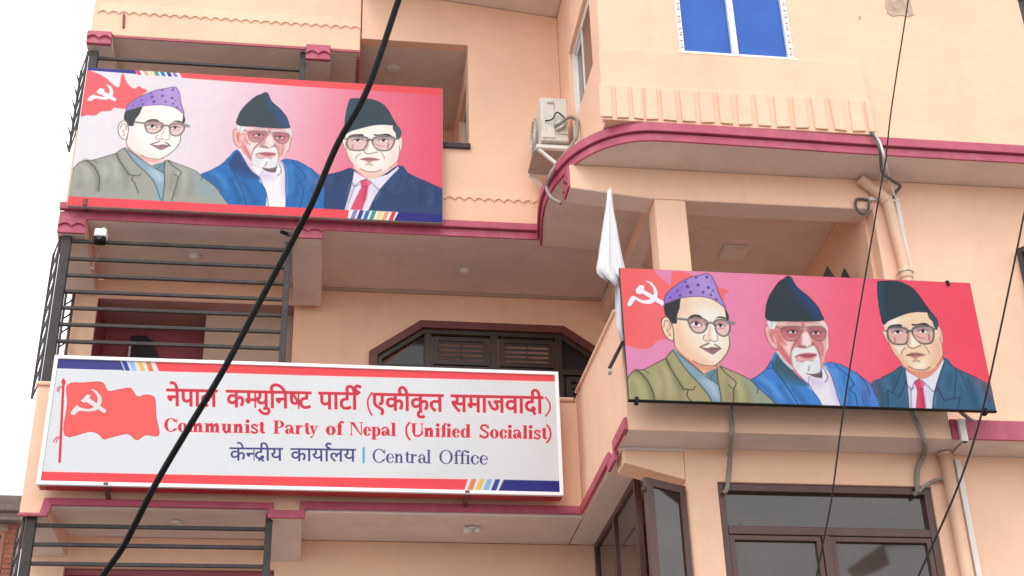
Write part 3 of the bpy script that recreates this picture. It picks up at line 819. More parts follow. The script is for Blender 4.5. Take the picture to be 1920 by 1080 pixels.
pp = [(v0.x + 0.03, v0.y - 0.03, v0.z + 0.02), (v0.x + 0.09, v0.y - 0.03, v0.z + 0.06), (v0.x + 0.15, v0.y - 0.03, v0.z + 0.03)]
pp += [tuple(at(x, y, Y)) for x, y, Y in ((1083, 232, 11.1), (1080, 258, 11.0), (1062, 285, 10.8), (1044, 308, 10.72), (1030, 332, 10.72), (1025, 352, 10.8), (1034, 371, 10.66), (1052, 381, 10.6))]
ln = obj("pipe_lagging", MB().tube(smooth_path(pp, 6), 0.017, 10), 'hose', None, 0, True)
tag(ln, "grey lagged pipe looping from the air conditioner over the curved maroon band", "pipe")

# ---------------------------------------------------------------- white flag on a pole
fl = empty("flag", at(1168, 640, 9.86), "folded white flag hanging from a pole at the right banner's left edge", "flag")
top, bot = at(1144, 352, 9.93), at(1172, 640, 9.93)
obj("pole", MB().tube([bot, top], 0.013, 10), 'wood', fl, 0, True)
# draped cloth: a cone of folds, tight at the top and open below
prof = [  # photo y, left x, right x of the hanging folds
    (352, 1141, 1147), (375, 1139, 1149), (410, 1134, 1157), (450, 1128, 1164), (480, 1124, 1170), (497, 1121, 1174), (508, 1122, 1178), (518, 1130, 1176), (528, 1142, 1182)]
nb = 40
vs, fs = [], []
for i, (yy, xl, xr) in enumerate(prof):
    pl, prr = at(xl, yy, 9.86), at(xr, yy, 9.86)
    g_ = i / (len(prof) - 1)
    for k in range(nb):
        t = k / (nb - 1)
        p_ = pl + (prr - pl) * t
        yo = -math.sin(t * math.pi) * (0.012 + 0.03 * g_) + 0.030 * g_ * math.sin(t * 13 + 0.8 * g_) + 0.010 * g_ * math.sin(t * 27 + 2 * g_)
        zo = (0.055 * g_ ** 3) * math.sin(t * 13 + 0.8)
        vs.append((p_[0], 9.90 + yo, p_[2] + zo))
for i in range(len(prof) - 1):
    for k in range(nb - 1):
        a = i * nb + k
        fs.append((a, a + 1, a + nb + 1, a + nb))
cl = obj("cloth", MB().add(vs, fs), 'flag', fl, 0, True)
sol = cl.modifiers.new("thickness", 'SOLIDIFY'); sol.thickness = 0.004
vs, fs = [], []
prof2 = [(505, 1150, 1178), (535, 1153, 1176), (575, 1154, 1174), (610, 1156, 1176), (640, 1165, 1178)]
for i, (yy, xl, xr) in enumerate(prof2):
    pl, prr = at(xl, yy, 9.93), at(xr, yy, 9.93)
    for k in range(10):
        t = k / 9
        p_ = pl + (prr - pl) * t
        vs.append((p_[0], 9.93 + 0.015 * math.sin(t * 9 + i * 0.4), p_[2]))
for i in range(4):
    for k in range(9):
        a = i * 10 + k
        fs.append((a, a + 1, a + 11, a + 10))
cl2 = obj("cloth", MB().add(vs, fs), 'flag', fl, 0, True)
sol = cl2.modifiers.new("thickness", 'SOLIDIFY'); sol.thickness = 0.004
# black holder rod on the side parapet
a_, b_ = at(1176, 625, 9.95), at(1143, 690, 9.95)
fh = empty("flag_holder", b_, "black slanted rod on the side parapet left of the right banner", "rod")
obj("rod", MB().bar(a_, b_, 0.035, 0.03), 'rail', fh, 0.004)
obj("bolt", MB().disc((b_[0] + 0.005, 9.93, b_[2] - 0.03), 0.016, 0.06, 8, 'y'), 'metal', fh, 0)

# ---------------------------------------------------------------- drain pipes and trunking
def pipe(name, pts, r, mt, label, cat, sub=5, parent=None):
    o = obj(name, MB().tube(smooth_path(pts, sub), r, 14), mt, None, 0, True)
    tag(o, label, cat)
    return o
dp = empty("drain_pipe", (5.12, 10.38, 6.0), "peach plastic drain pipe bending down the wall above the right banner", "pipe")
A = [at(1612, 336, 10.40), at(1622, 343, 10.40), at(1645, 360, 10.39), at(1662, 376, 10.385), at(1668, 390, 10.385), at(1683, 450, 10.385), at(1698, 512, 10.385)]
obj("pipe_run", MB().tube(smooth_path(A + [(A[-1][0], 10.385, 6.02)], 5), 0.052, 16), 'pvc', dp, 0, True)
obj("collar", MB().tube([A[3] + (A[3] - A[2]) * -0.15, A[3] + (A[3] - A[2]) * 0.12], 0.058, 16), 'pvc', dp, 0.002, True)
obj("socket", MB().tube([(A[-1][0], 10.385, A[-1][2] + 0.03), (A[-1][0], 10.385, A[-1][2] - 0.06)], 0.060, 16), 'pvc', dp, 0.002, True)
obj("clip", MB().tube([(A[-1][0] - 0.068, 10.44, A[-1][2]), (A[-1][0] - 0.064, 10.35, A[-1][2]), (A[-1][0], 10.318, A[-1][2]), (A[-1][0] + 0.064, 10.35, A[-1][2]), (A[-1][0] + 0.068, 10.44, A[-1][2])], 0.006, 6), 'metal', dp, 0)
dp2 = empty("drain_pipe", (5.16, 10.30, 0.1), "peach plastic drain pipe running down beside the brown window", "pipe")
P0 = at(1772, 852, 10.29)
obj("pipe_run", MB().tube([(P0[0], 10.29, 5.828), (P0[0], 10.29, 0.1)], 0.052, 16), 'pvc', dp2, 0, True)
obj("collar", MB().tube([(P0[0], 10.29, 5.827), (P0[0], 10.29, 5.80)], 0.060, 16), 'pvc', dp2, 0.002, True)
tr = empty("cable_trunking", (5.2, 10.42, 6.1), "white cable trunking running down the wall beside the upper drain pipe", "trunking")
t0 = at(1681, 380, 10.44); t1 = at(1706, 520, 10.44)
obj("trunk", MB().box(t0[0] - 0.022, t0[0] + 0.022, 10.415, 10.448, 6.02, t0[2]), 'conduit', tr, 0.003)
h0_ = at(1630, 379, 10.44)
obj("trunk", MB().box(h0_[0], t0[0] + 0.022, 10.417, 10.447, t0[2] + 0.002, t0[2] + 0.04), 'conduit', tr, 0.003)
tr2 = empty("cable_trunking", (5.27, 10.33, 0.1), "white cable trunking running down the wall right of the lower drain pipe", "trunking")
u0 = at(1793, 862, 10.35)
obj("trunk", MB().box(u0[0] - 0.024, u0[0] + 0.024, 10.325, 10.358, 0.1, u0[2]), 'conduit', tr2, 0.003)
sb = empty("trunking_stub", at(1805, 810, 9.97), "short white trunking piece in front of the lower right maroon band", "trunking")
s0, s1 = at(1801, 786, 9.96), at(1806, 828, 9.96)
obj("stub", MB().box(s0[0] - 0.028, s0[0] + 0.028, 9.945, 9.983, s1[2], s0[2]), 'conduit', sb, 0.003)
obj("opening", MB().box(s0[0] - 0.020, s0[0] + 0.020, 9.951, 9.978, s1[2] - 0.004, s1[2] - 0.0005), 'black', sb, 0)

pipe("cable_hose", [at(1372, 740, 9.96), at(1371, 770, 9.97), at(1373, 805, 9.985), at(1371, 815, 9.99), at(1369, 850, 10.33), at(1367, 885, 10.345), at(1363, 915, 10.35), at(1357, 925, 10.36)], 0.019, 'hose',
     "grey hose hanging below the right banner's left half to the window corner", "hose")
pipe("cable_hose", [at(1708, 752, 9.96), at(1711, 775, 9.97), at(1724, 800, 9.97), at(1733, 828, 9.98), at(1733, 850, 10.30), at(1722, 875, 10.33), at(1719, 900, 10.34), at(1720, 922, 10.36), at(1714, 926, 10.39)], 0.021, 'hose',
     "grey wavy hose hanging below the right banner's tie to the window", "hose")
pipe("cable_hose", [at(1722, 923, 10.34), at(1736, 910, 10.33), at(1755, 900, 10.32), at(1772, 899, 10.32)], 0.014, 'hose',
     "short grey hose curving from the window corner to the lower drain pipe", "hose")
pipe("cable_hose", [at(1795, 766, 9.96), at(1808, 778, 9.985), at(1825, 790, 10.0), at(1850, 796, 10.05)], 0.018, 'hose',
     "short grey hose behind the right banner's lower right corner", "hose")
pipe("cable_hose", [at(1803, 830, 9.97), at(1793, 840, 10.1), at(1783, 853, 10.3)], 0.009, 'hose',
     "thin grey cable leaving the short trunking stub towards the drain pipe", "cable")
pipe("cable_hose", [at(1632, 247, 9.95), at(1643, 262, 9.94), at(1650, 285, 9.94), at(1653, 320, 10.1), at(1662, 331, 10.2), at(1675, 340, 10.3), at(1688, 349, 10.36), at(1678, 362, 10.40), at(1676, 373, 10.42)], 0.014, 'darkhose',
     "dark grey cable draped over the maroon band and kinked by the drain pipe", "cable")
pipe("cable_hose", [at(1634, 250, 9.95), at(1648, 264, 9.935), at(1658, 295, 9.94), at(1665, 330, 10.25), at(1674, 358, 10.38), at(1679, 374, 10.42)], 0.011, 'conduit',
     "pale grey cable draped over the maroon band beside the darker cable", "cable")
lc = [at(x, y, 10.43) for x, y in ((1628, 375), (1608, 373), (1604, 385), (1611, 398), (1620, 401), (1628, 394), (1629, 380))]
pipe("cable_coil", lc, 0.012, 'darkhose', "dark cable loop at the right end of the veranda beam", "cable")
cd = obj("pull_cord", MB().tube([at(1573, 420, 11.2), at(1586, 478, 11.2)], [0.006, 0.012], 6), 'conduit', None, 0)
tag(cd, "thin pale cord on the inner wall of the veranda above the right banner", "cord")
for k, (x, y) in enumerate(((1551, 499), (1583, 503))):
    t_ = at(x, y, 10.95)
    e = empty("spear_rod", (t_[0], t_[1], 5.97), ("left" if k == 0 else "right") + " one of two black pointed tips rising behind the right banner", "spear tip", "black pointed tips behind the right banner")
    obj("shaft", MB().bar((t_[0], t_[1], 5.97), (t_[0], t_[1], t_[2] - 0.16), 0.03), 'rail', e, 0.003)
    obj("tip", MB().tube([(t_[0], t_[1], t_[2] - 0.20), (t_[0], t_[1], t_[2] - 0.12), (t_[0], t_[1], t_[2])], [0.075, 0.06, 0.004], 4), 'rail', e, 0)

# open casement at the right edge of the picture
c_ = at(1907, 469, 10.42)
oc = empty("window_shutter", (c_[0], 10.40, 6.6), "dark metal shutter leaf swung out at the right edge", "shutter")
p0, p1 = Vector((c_[0], 10.42, 0)), Vector((c_[0] + 0.28, 10.02, 0))
dd_ = (p1 - p0).normalized(); nn_ = Vector((dd_.y, -dd_.x, 0)) * 0.03
def leaf2(a, b, z0, z1, th=1.0, off=0.0):
    A, B = p0 + dd_ * a + nn_ * off, p0 + dd_ * b + nn_ * off
    q = [A, B, B + nn_ * th, A + nn_ * th]
    return MB().hexa([(v.x, v.y, z0) for v in q] + [(v.x, v.y, z1) for v in q])
obj("stile", leaf2(0, 0.05, 6.62, c_[2]), 'rail', oc, 0.004)
obj("stile", leaf2(0.43, 0.48, 6.62, c_[2]), 'rail', oc, 0.004)
obj("top_rail", leaf2(0.051, 0.429, c_[2] - 0.06, c_[2] - 0.001), 'rail', oc, 0.004)
obj("bottom_rail", leaf2(0.051, 0.429, 6.621, 6.68), 'rail', oc, 0.004)
obj("pane", leaf2(0.05, 0.43, 6.68, c_[2] - 0.06, 0.2, 0.4), 'glass_dim', oc, 0)

# ---------------------------------------------------------------- overhead cables
cp = ((790, -120), (748, -2), (690, 165), (632, 272), (588, 375), (552, 445), (490, 560), (421, 690), (352, 805), (296, 900), (252, 985), (228, 1030), (192, 1080), (120, 1180))
pipe("power_cable", [at(x, y, 5.0 + 1.6 * i / 13) for i, (x, y) in enumerate(cp)], 0.0148, 'black',
     "thick black power cable crossing the picture diagonally in front of both left signs", "cable", 8)
pipe("service_wire", [at(1712, -60, 7.0), at(1703, 0, 7.0), at(1672, 200, 7.0), at(1661, 297, 7.0), at(1650, 358, 7.0), at(1600, 650, 7.0), at(1578, 795, 7.0), at(1560, 930, 7.0), at(1544, 1015, 7.0), at(1530, 1085, 7.0), at(1515, 1160, 7.0)], 0.0048, 'black',
     "thin black wire running down across the middle man of the right banner", "wire", 6)
pipe("service_wire", [at(1940, 320, 7.0), at(1921, 398, 7.0), at(1906, 472, 7.0), at(1872, 635, 7.0), at(1838, 785, 7.0), at(1795, 915, 7.0), at(1722, 1080, 7.0), at(1680, 1170, 7.0)], 0.0060, 'black',
     "thin black wire running down from the right edge past the right banner's corner", "wire", 6)

# ---------------------------------------------------------------- neighbouring brick house, lower left
nb_ = empty("brick_house", (-5.0, 17.0, 0.0), "red brick house with a grey concrete eave at the lower left corner", "building")
hx1 = at(33, 1000, 17.0)[0]
ztop = at(15, 935, 17.0)[2]; zc = at(15, 965, 17.0)[2]
obj("eave", MB().box(-9.0, hx1 + 0.1, 16.85, 17.6, zc, ztop), 'concrete', nb_, 0.02)
obj("eave_rib", MB().box(-9.0, hx1 + 0.04, 16.9, 17.5, zc - 0.10, zc - 0.002), 'concrete', nb_, 0.01)
wl_, wr_, wt_ = at(-40, 1000, 17.0)[0], at(10, 1000, 17.0)[0], at(10, 994, 17.0)[2]
obj("wall", MB().prism(rect(-9.0, hx1, 0.0, zc - 0.102), 17.05, 17.3, holes=[rect(wl_, wr_, wt_ - 1.2, wt_)]), 'mortar', nb_, 0)
mb = MB()
bh, bl = 0.062, 0.20
row = 0
z = zc - 0.105 - bh
while z > 5.6:
    x = hx1
    if row % 2:
        mb.box(hx1 - 0.088, hx1, 17.035, 17.055, z, z + bh - 0.012); x -= 0.1
    while x > -6.4:
        x0 = max(x - bl + 0.012, -6.4)
        if x > wr_ + 0.03 and x0 < wr_ + 0.02 and z < wt_ + 0.03: x0 = wr_ + 0.012
        if not (x0 < wr_ + 0.005 and x0 < wr_ + 0.02 and x > wl_ - 0.02 and z < wt_ + 0.03 and z > wt_ - 1.25):
            j = random.uniform(-0.006, 0.006)
            mb.box(x0, x, 17.035 + j, 17.055, z, z + bh - 0.012)
        x -= bl
    z -= bh
    row += 1
o = obj("brick", mb, 'brick', nb_, 0); o["kind"] = "stuff"
wn_ = obj("window", MB().prism(rect(wl_, wr_, wt_ - 1.2, wt_), 17.02, 17.12, holes=[rect(wl_ + 0.06, wr_ - 0.05, wt_ - 1.14, wt_ - 0.06)]), 'orange_wood', nb_, 0.006)
obj("pane", MB().box(wl_ + 0.06, wr_ - 0.05, 17.07, 17.08, wt_ - 1.14, wt_ - 0.06), 'glass', wn_, 0)

# ---------------------------------------------------------------- street pole behind the viewer's shoulder, mirrored in the brown window
def mirrored(px, py, yt, Yg=10.427):
    g_ = at(px, py, Yg); d_ = ray(px, py) * np.array([1, -1, 1.0])
    return g_ + d_ * ((yt - Yg) / d_[1])
q0, q1, q2, q3 = [mirrored(x, y, 4.0) for x, y in ((1655, 1020), (1668, 1058), (1608, 1085), (1590, 1066))]
sp = empty("street_board", (q0[0] + 1.1, 4.0, 0.0), "dark street board on a pole, seen mirrored in the brown window's right pane", "board")
obj("board", MB().hexa([tuple(v) for v in (q3, q2, q1, q0)] + [tuple(v - np.array([0, 0.05, 0])) for v in (q3, q2, q1, q0)]), 'acgrey', sp, 0.004)
pz = max(q0[2], q1[2]) + 0.6
obj("pole", MB().tube([(q0[0] + 1.1, 4.0, 0), (q0[0] + 1.1, 4.0, pz)], 0.09, 14), 'concrete', sp, 0, True)
obj("arm", MB().tube([(q0[0] + 1.1, 4.0, pz - 0.5), tuple(q0 - np.array([0, 0.03, 0]))], 0.03, 8), 'metal', sp, 0, True)

# ================================================================== PRINTED BOARDS
# A print is a fine vertex grid on the board's face; the colours are the inks of the print.
class Print:
    def __init__(s, x0, x1, z0, z1, nx, bgc):
        s.x0, s.x1, s.z0, s.z1 = x0, x1, z0, z1
        s.nx = nx
        s.nz = int(round(nx * (z1 - z0) / (x1 - x0)))
        s.xs = np.linspace(x0, x1, s.nx)
        s.zs = np.linspace(z0, z1, s.nz)
        s.px = (x1 - x0) / (s.nx - 1)
        s.c = np.empty((s.nz, s.nx, 3))
        s.c[:] = bgc

    def window(s, pts, pad):
        P = np.asarray(pts, float)
        i0 = max(int((P[:, 0].min() - pad - s.x0) / s.px), 0); i1 = min(int((P[:, 0].max() + pad - s.x0) / s.px) + 2, s.nx)
        j0 = max(int((P[:, 1].min() - pad - s.z0) / s.px), 0); j1 = min(int((P[:, 1].max() + pad - s.z0) / s.px) + 2, s.nz)
        if i1 <= i0 or j1 <= j0: return None
        X, Z = np.meshgrid(s.xs[i0:i1], s.zs[j0:j1])
        return (slice(j0, j1), slice(i0, i1)), X, Z

    @staticmethod
    def seg_d2(X, Z, a, b):
        ex, ez = b[0] - a[0], b[1] - a[1]
        L = ex * ex + ez * ez + 1e-12
        t = np.clip(((X - a[0]) * ex + (Z - a[1]) * ez) / L, 0, 1)
        return (X - a[0] - t * ex) ** 2 + (Z - a[1] - t * ez) ** 2

    @staticmethod
    def sdf(loops, X, Z):
        d = np.full(X.shape, 1e9); ins = np.zeros(X.shape, bool)
        for P in loops:
            n = len(P)
            for i in range(n):
                a, b = P[i], P[(i + 1) % n]
                d = np.minimum(d, Print.seg_d2(X, Z, a, b))
                if a[1] != b[1]:
                    c = ((a[1] > Z) != (b[1] > Z)) & (X < (b[0] - a[0]) * (Z - a[1]) / (b[1] - a[1]) + a[0])
                    ins ^= c
        d = np.sqrt(d)
        return np.where(ins, -d, d)

    def blend(s, sl, al, col):
        col = np.asarray(col, float)
        s.c[sl] = s.c[sl] * (1 - al[..., None]) + col * al[..., None]

    def fill(s, loops, col, soft=0.0, alpha=1.0, grow=0.0, clip=None):
        if not isinstance(loops[0][0], (list, tuple, np.ndarray)): loops = [loops]
        sf = max(soft, s.px)
        w = s.window([p for l in loops for p in l], sf + abs(grow))
        if w is None: return
        sl, X, Z = w
        sd_ = s.sdf(loops, X, Z) - grow
        al = alpha * np.clip(0.5 - sd_ / sf, 0, 1)
        if clip is not None: al = al * np.clip(0.5 - s.sdf([clip], X, Z) / s.px, 0, 1)
        s.blend(sl, al, col)

    def line(s, pts, width, col, soft=0.0, alpha=1.0):
        sf = max(soft, s.px)
        w = s.window(pts, width + sf)
        if w is None: return
        sl, X, Z = w
        d = np.full(X.shape, 1e9)
        for a, b in zip(pts[:-1], pts[1:]): d = np.minimum(d, s.seg_d2(X, Z, a, b))
        s.blend(sl, alpha * np.clip(0.5 - (np.sqrt(d) - width / 2) / sf, 0, 1), col)

    def brush(s, amt, seed):
        """uneven ink: soft blotches and fine streaks as a painted original has"""
        rg = np.random.default_rng(seed)
        def up(n, m_):
            g_ = rg.normal(size=(n, m_))
            yi = np.linspace(0, n - 1, s.nz); xi = np.linspace(0, m_ - 1, s.nx)
            y0, x0 = np.minimum(yi.astype(int), n - 2), np.minimum(xi.astype(int), m_ - 2)
            fy, fx = (yi - y0)[:, None], (xi - x0)[None, :]
            fy, fx = fy * fy * (3 - 2 * fy), fx * fx * (3 - 2 * fx)
            A_ = g_[y0][:, x0]; B_ = g_[y0][:, x0 + 1]; C_ = g_[y0 + 1][:, x0]; D_ = g_[y0 + 1][:, x0 + 1]
            return A_ * (1 - fx) * (1 - fy) + B_ * fx * (1 - fy) + C_ * (1 - fx) * fy + D_ * fx * fy
        f = amt * up(24, 54) + amt * 0.8 * up(70, 90) + amt * 0.5 * up(s.nz // 3, s.nx // 8)
        s.c = np.clip(s.c * (1 + f[..., None]), 0, 255)

    def build(s, name, Y, mt, parent):
        me = bpy.data.meshes.new(name)
        cx, cz = (s.x0 + s.x1) / 2, (s.z0 + s.z1) / 2
        X, Z = np.meshgrid(s.xs - cx, s.zs - cz)
        n = s.nx * s.nz
        co = np.zeros((n, 3)); co[:, 0] = X.ravel(); co[:, 2] = Z.ravel()
        idx = np.arange(n).reshape(s.nz, s.nx)
        q = np.stack([idx[:-1, :-1], idx[:-1, 1:], idx[1:, 1:], idx[1:, :-1]], -1).reshape(-1, 4)
        me.vertices.add(n); me.vertices.foreach_set("co", co.ravel())
        me.loops.add(q.size); me.loops.foreach_set("vertex_index", q.ravel().astype(np.int32))
        me.polygons.add(len(q)); me.polygons.foreach_set("loop_start", np.arange(0, q.size, 4, dtype=np.int32))
        me.update(calc_edges=True)
        at_ = me.color_attributes.new("ink", 'FLOAT_COLOR', 'POINT')
        c = np.clip(s.c.reshape(-1, 3) / 255.0, 0, 1)
        c = np.where(c <= 0.04045, c / 12.92, ((c + 0.055) / 1.055) ** 2.4)
        at_.data.foreach_set("color", np.concatenate([c, np.ones((n, 1))], 1).ravel().astype(np.float32))
        me.materials.append(mt)
        o = bpy.data.objects.new(name, me); COL.objects.link(o)
        place(o, Vector((cx, Y, cz)), parent)
        return o

def print_mat(name, gain, rough=0.5):
    mt = bpy.data.materials.new(name); mt.use_nodes = True
    N, L = mt.node_tree.nodes, mt.node_tree.links
    b = N["Principled BSDF"]; b.inputs["Roughness"].default_value = rough
    b.inputs["Specular IOR Level"].default_value = 0.12
    a = N.new("ShaderNodeAttribute"); a.attribute_name = "ink"
    geo = N.new("ShaderNodeNewGeometry")
    n = N.new("ShaderNodeTexNoise"); n.inputs["Scale"].default_value = 2.0; n.inputs["Detail"].default_value = 3
    L.new(geo.outputs["Position"], n.inputs["Vector"])
    mr = N.new("ShaderNodeMapRange"); mr.inputs[3].default_value = gain * 0.96; mr.inputs[4].default_value = gain * 1.04
    L.new(n.outputs["Fac"], mr.inputs[0])
    # fine flex-fabric weave
    wv = N.new("ShaderNodeTexNoise"); wv.inputs["Scale"].default_value = 160; wv.inputs["Detail"].default_value = 2
    mp = N.new("ShaderNodeMapping"); mp.inputs["Scale"].default_value = (1, 1, 0.12)
    L.new(geo.outputs["Position"], mp.inputs[0]); L.new(mp.outputs[0], wv.inputs["Vector"])
    mr2 = N.new("ShaderNodeMapRange"); mr2.inputs[3].default_value = 0.955; mr2.inputs[4].default_value = 1.045
    L.new(wv.outputs["Fac"], mr2.inputs[0])
    mm = N.new("ShaderNodeMath"); mm.operation = 'MULTIPLY'
    L.new(mr.outputs[0], mm.inputs[0]); L.new(mr2.outputs[0], mm.inputs[1])
    mx = N.new("ShaderNodeVectorMath"); mx.operation = 'SCALE'
    L.new(a.outputs["Color"], mx.inputs[0]); L.new(mm.outputs[0], mx.inputs["Scale"])
    L.new(mx.outputs[0], b.inputs["Base Color"])
    n2 = N.new("ShaderNodeTexNoise"); n2.inputs["Scale"].default_value = 1.6; n2.inputs["Detail"].default_value = 1
    L.new(geo.outputs["Position"], n2.inputs["Vector"])
    bp = N.new("ShaderNodeBump"); bp.inputs["Strength"].default_value = 0.5; bp.inputs["Distance"].default_value = 0.04
    L.new(n2.outputs["Fac"], bp.inputs["Height"]); L.new(bp.outputs[0], b.inputs["Normal"])
    return mt

# enlarged crops the artwork was measured in: origin x, y and scale
CROPS = {'A': (1230, 500, 5.4), 'B': (1170, 620, 6.857), 'C': (1420, 510, 5.4), 'D': (1400, 640, 7.385), 'E': (1630, 520, 5.687), 'G': (1620, 650, 7.385),
         'b2': (1150, 490, 3.857), 'b1': (120, 120, 3.6), 'b1r': (370, 140, 3.725), 's6': (80, 680, 3.84), 's7': (560, 680, 3.692), 'px': (0, 0, 1)}

def on_board(crop, Y):
    ox, oy, sc = CROPS[crop]
    def f(x, y):
        p_ = at(ox + x / sc, oy + y / sc, Y)
        return (p_[0], p_[2])
    return f

def num(s):
    return [tuple(float(v) for v in w.split(',')) for w in s.split()]

class Artist:
    """draws in crop coordinates; T maps a crop point to the board, k is board metres per photo pixel"""
    def __init__(s, pr, Tmap, k, tint, ink_soft=1.5):
        s.ink_soft = ink_soft
        s.pr, s.T, s.k, s.tint = pr, Tmap, k, tint
        s.clipP = None
    def clip(s, crop=None, p=None):
        s.clipP = s.pts(crop, p, True, True) if crop else None
    def pts(s, crop, p, closed, smooth):
        P = [s.T(crop, x, y) for x, y in (num(p) if isinstance(p, str) else p)]
        if smooth and len(P) > 2: P = [tuple(q) for q in smooth_path(P, 4, closed)]
        return P
    def F(s, crop, p, col, soft=0.0, alpha=1.0, smooth=True):
        s.pr.fill(s.pts(crop, p, True, smooth), s.tint(col), soft * s.k, alpha, clip=s.clipP)
    def L(s, crop, p, w, col, soft=0.0, alpha=1.0, smooth=True):
        if s.ink_soft: soft, alpha = max(soft, s.ink_soft), alpha * 0.88
        s.pr.line(s.pts(crop, p, False, smooth), w * s.k, s.tint(col), soft * s.k, alpha)
    def O(s, crop, p, w, col, soft=0.0, alpha=1.0):
        if s.ink_soft: soft, alpha = max(soft, s.ink_soft), alpha * 0.88
        P = s.pts(crop, p, True, True); P.append(P[0])
        s.pr.line(P, w * s.k, s.tint(col), soft * s.k, alpha)
    def el(s, crop, cx, cy, rx, ry, col, soft=0.0, alpha=1.0):
        s.F(crop, [(cx + rx * math.cos(t), cy + ry * math.sin(t)) for t in np.linspace(0, 2 * math.pi, 12, endpoint=False)], col, soft, alpha)

INK = (58, 52, 58)

def man_with_purple_cap(a, skin, shade, coat, coat_hi, coat_lo):
    F, L, O = a.F, a.L, a.O
    F('B', "-60,1500 -45,1000 -10,760 55,600 100,540 165,505 250,500 400,425 535,355 560,320 640,240 760,330 1000,560 1220,440 1330,500 1620,630 1720,730 1920,910 2010,1050 2060,1500", coat); a.clip('B', "-60,1500 -45,1000 -10,760 55,600 100,540 165,505 250,500 400,425 535,355 560,320 640,240 760,330 1000,560 1220,440 1330,500 1620,630 1720,730 1920,910 2010,1050 2060,1500")
    F('B', "420,560 600,480 680,660 640,800 480,820 400,700", coat_hi, 22, .8)
    F('B', "90,660 190,600 260,720 250,880 110,900", coat_hi, 20, .7)
    F('B', "1290,600 1500,620 1600,760 1500,900 1450,800", coat_hi, 22, .6)
    F('B', "1560,640 1720,740 1960,1000 1900,1150 1700,1000 1650,820", (120, 160, 190), 24, .45)
    for p_, w_ in (("470,540 520,700 500,900", 8), ("640,640 720,800 760,1000", 9), ("120,700 150,860 140,1000", 9), ("1330,640 1340,800 1330,1000", 8), ("1560,700 1600,860 1600,1050", 9)):
        L('B', p_, w_, coat_lo, 12, .4)
    L('B', "150,520 230,575 285,650 335,750 370,870 390,1050", 9, coat_lo, 9, .6)
    L('B', "165,508 230,560 300,640 350,740 388,860 405,1080", 2.0, INK)
    L('B', "262,505 320,550", 1.6, INK, 2, .8)
    a.clip()
    # neck, face
    F('A', "185,800 260,900 440,1085 560,1110 640,1010 600,900 400,850", shade)
    F('A', "250,318 400,305 520,315 620,360 690,420 715,470 735,540 740,620 745,760 725,850 680,930 620,990 560,1015 480,1005 400,970 300,920 220,860 190,800 180,720 165,600 200,540 230,450", skin); a.clip('A', "250,318 400,305 520,315 620,360 690,420 715,470 735,540 740,620 745,760 725,850 680,930 620,990 560,1015 480,1005 400,970 300,920 220,860 190,800 180,720 165,600 200,540 230,450")
    F('A', "180,600 250,620 300,760 430,900 560,985 480,1005 300,920 190,800", shade, 22, .55)
    F('A', "250,330 330,320 330,420 250,520 215,560", shade, 20, .45)
    F('A', "420,430 620,430 690,560 690,800 580,930 480,820 420,620", (250, 246, 238), 26, .75)
    a.clip()
    L('A', "225,865 330,950 450,1015 570,1035", 6, (222, 130, 112), 7, .7)
    L('A', "375,950 450,990 560,1006 612,998", 1.6, (120, 66, 66), 1.5)
    L('A', "735,690 745,780 725,860 670,940 600,1002", 1.5, INK)
    L('A', "165,600 180,720 197,815 270,905 370,985 470,1075", 1.5, (110, 70, 70))
    # ear
    F('A', "58,545 95,508 130,530 160,590 175,650 175,745 130,735 90,690 60,610", skin)
    O('A', "58,545 95,508 130,530 160,590 175,650 175,745 130,735 90,690 60,610", 1.5, INK)
    L('A', "80,610 92,545 130,565 146,625 112,640 150,690 122,700", 1.8, (150, 105, 98))
    F('A', "105,600 135,590 140,640 150,690 120,690", shade, 5, .7)
    # hair and cap
    F('A', "80,385 250,320 240,420 215,480 212,575 165,578 130,520 92,490 80,430", (54, 56, 62), smooth=False)
    F('A', "695,418 722,460 738,510 730,548 712,540 705,480", (54, 56, 62))
    cap = "85,375 95,300 150,230 230,170 340,110 430,90 520,68 572,110 610,190 640,280 695,390 700,420 640,370 560,325 460,303 350,305 250,318 150,350"
    F('A', cap, (170, 136, 208)); a.clip('A', cap)
    F('A', "90,365 105,295 180,215 300,170 260,280 170,330", (128, 100, 205), 20, .7)
    F('A', "420,110 500,90 560,180 600,300 480,280", (190, 160, 222), 24, .6)
    a.clip()
    O('A', cap, 1.4, (74, 62, 98))
    for x, y, r in ((405, 110, 15), (515, 105, 16), (320, 202, 19), (425, 185, 18), (530, 212, 18), (575, 243, 10), (350, 260, 19), (476, 260, 15), (556, 286, 14), (245, 292, 15), (218, 242, 12), (610, 332, 14), (145, 312, 11), (300, 155, 11)):
        F('A', [(x - r, y - r * .6), (x + r * .4, y - r), (x + r, y + r * .2), (x + r * .2, y + r), (x - r * .7, y + r * .6)], (78, 68, 138), 1.5, .85, False)
    # brows, glasses, eyes
    F('A', "325,520 355,494 400,484 445,494 468,518 400,506 350,518", (58, 48, 50))
    F('A', "598,528 640,503 700,514 704,530 640,518", (58, 48, 50))
    l1 = "325,532 400,518 480,528 522,568 505,632 470,666 410,668 365,640 340,590"
    l2 = "590,562 640,536 715,546 748,582 745,650 715,695 670,702 620,670 600,615"
    F('A', l1, (222, 172, 168), 2, .6); F('A', l2, (222, 170, 168), 2, .6)
    L('A', "350,548 420,540 500,560", 8, (172, 118, 122), 7, .8); L('A', "610,566 660,552 725,568", 7, (172, 118, 122), 7, .8)
    F('A', "352,576 395,557 440,578 462,598 410,600", (252, 248, 248)); a.el('A', 408, 578, 19, 19, (42, 34, 38))
    F('A', "612,600 650,582 692,600 650,613", (250, 244, 244)); a.el('A', 653, 597, 16, 15, (42, 34, 38))
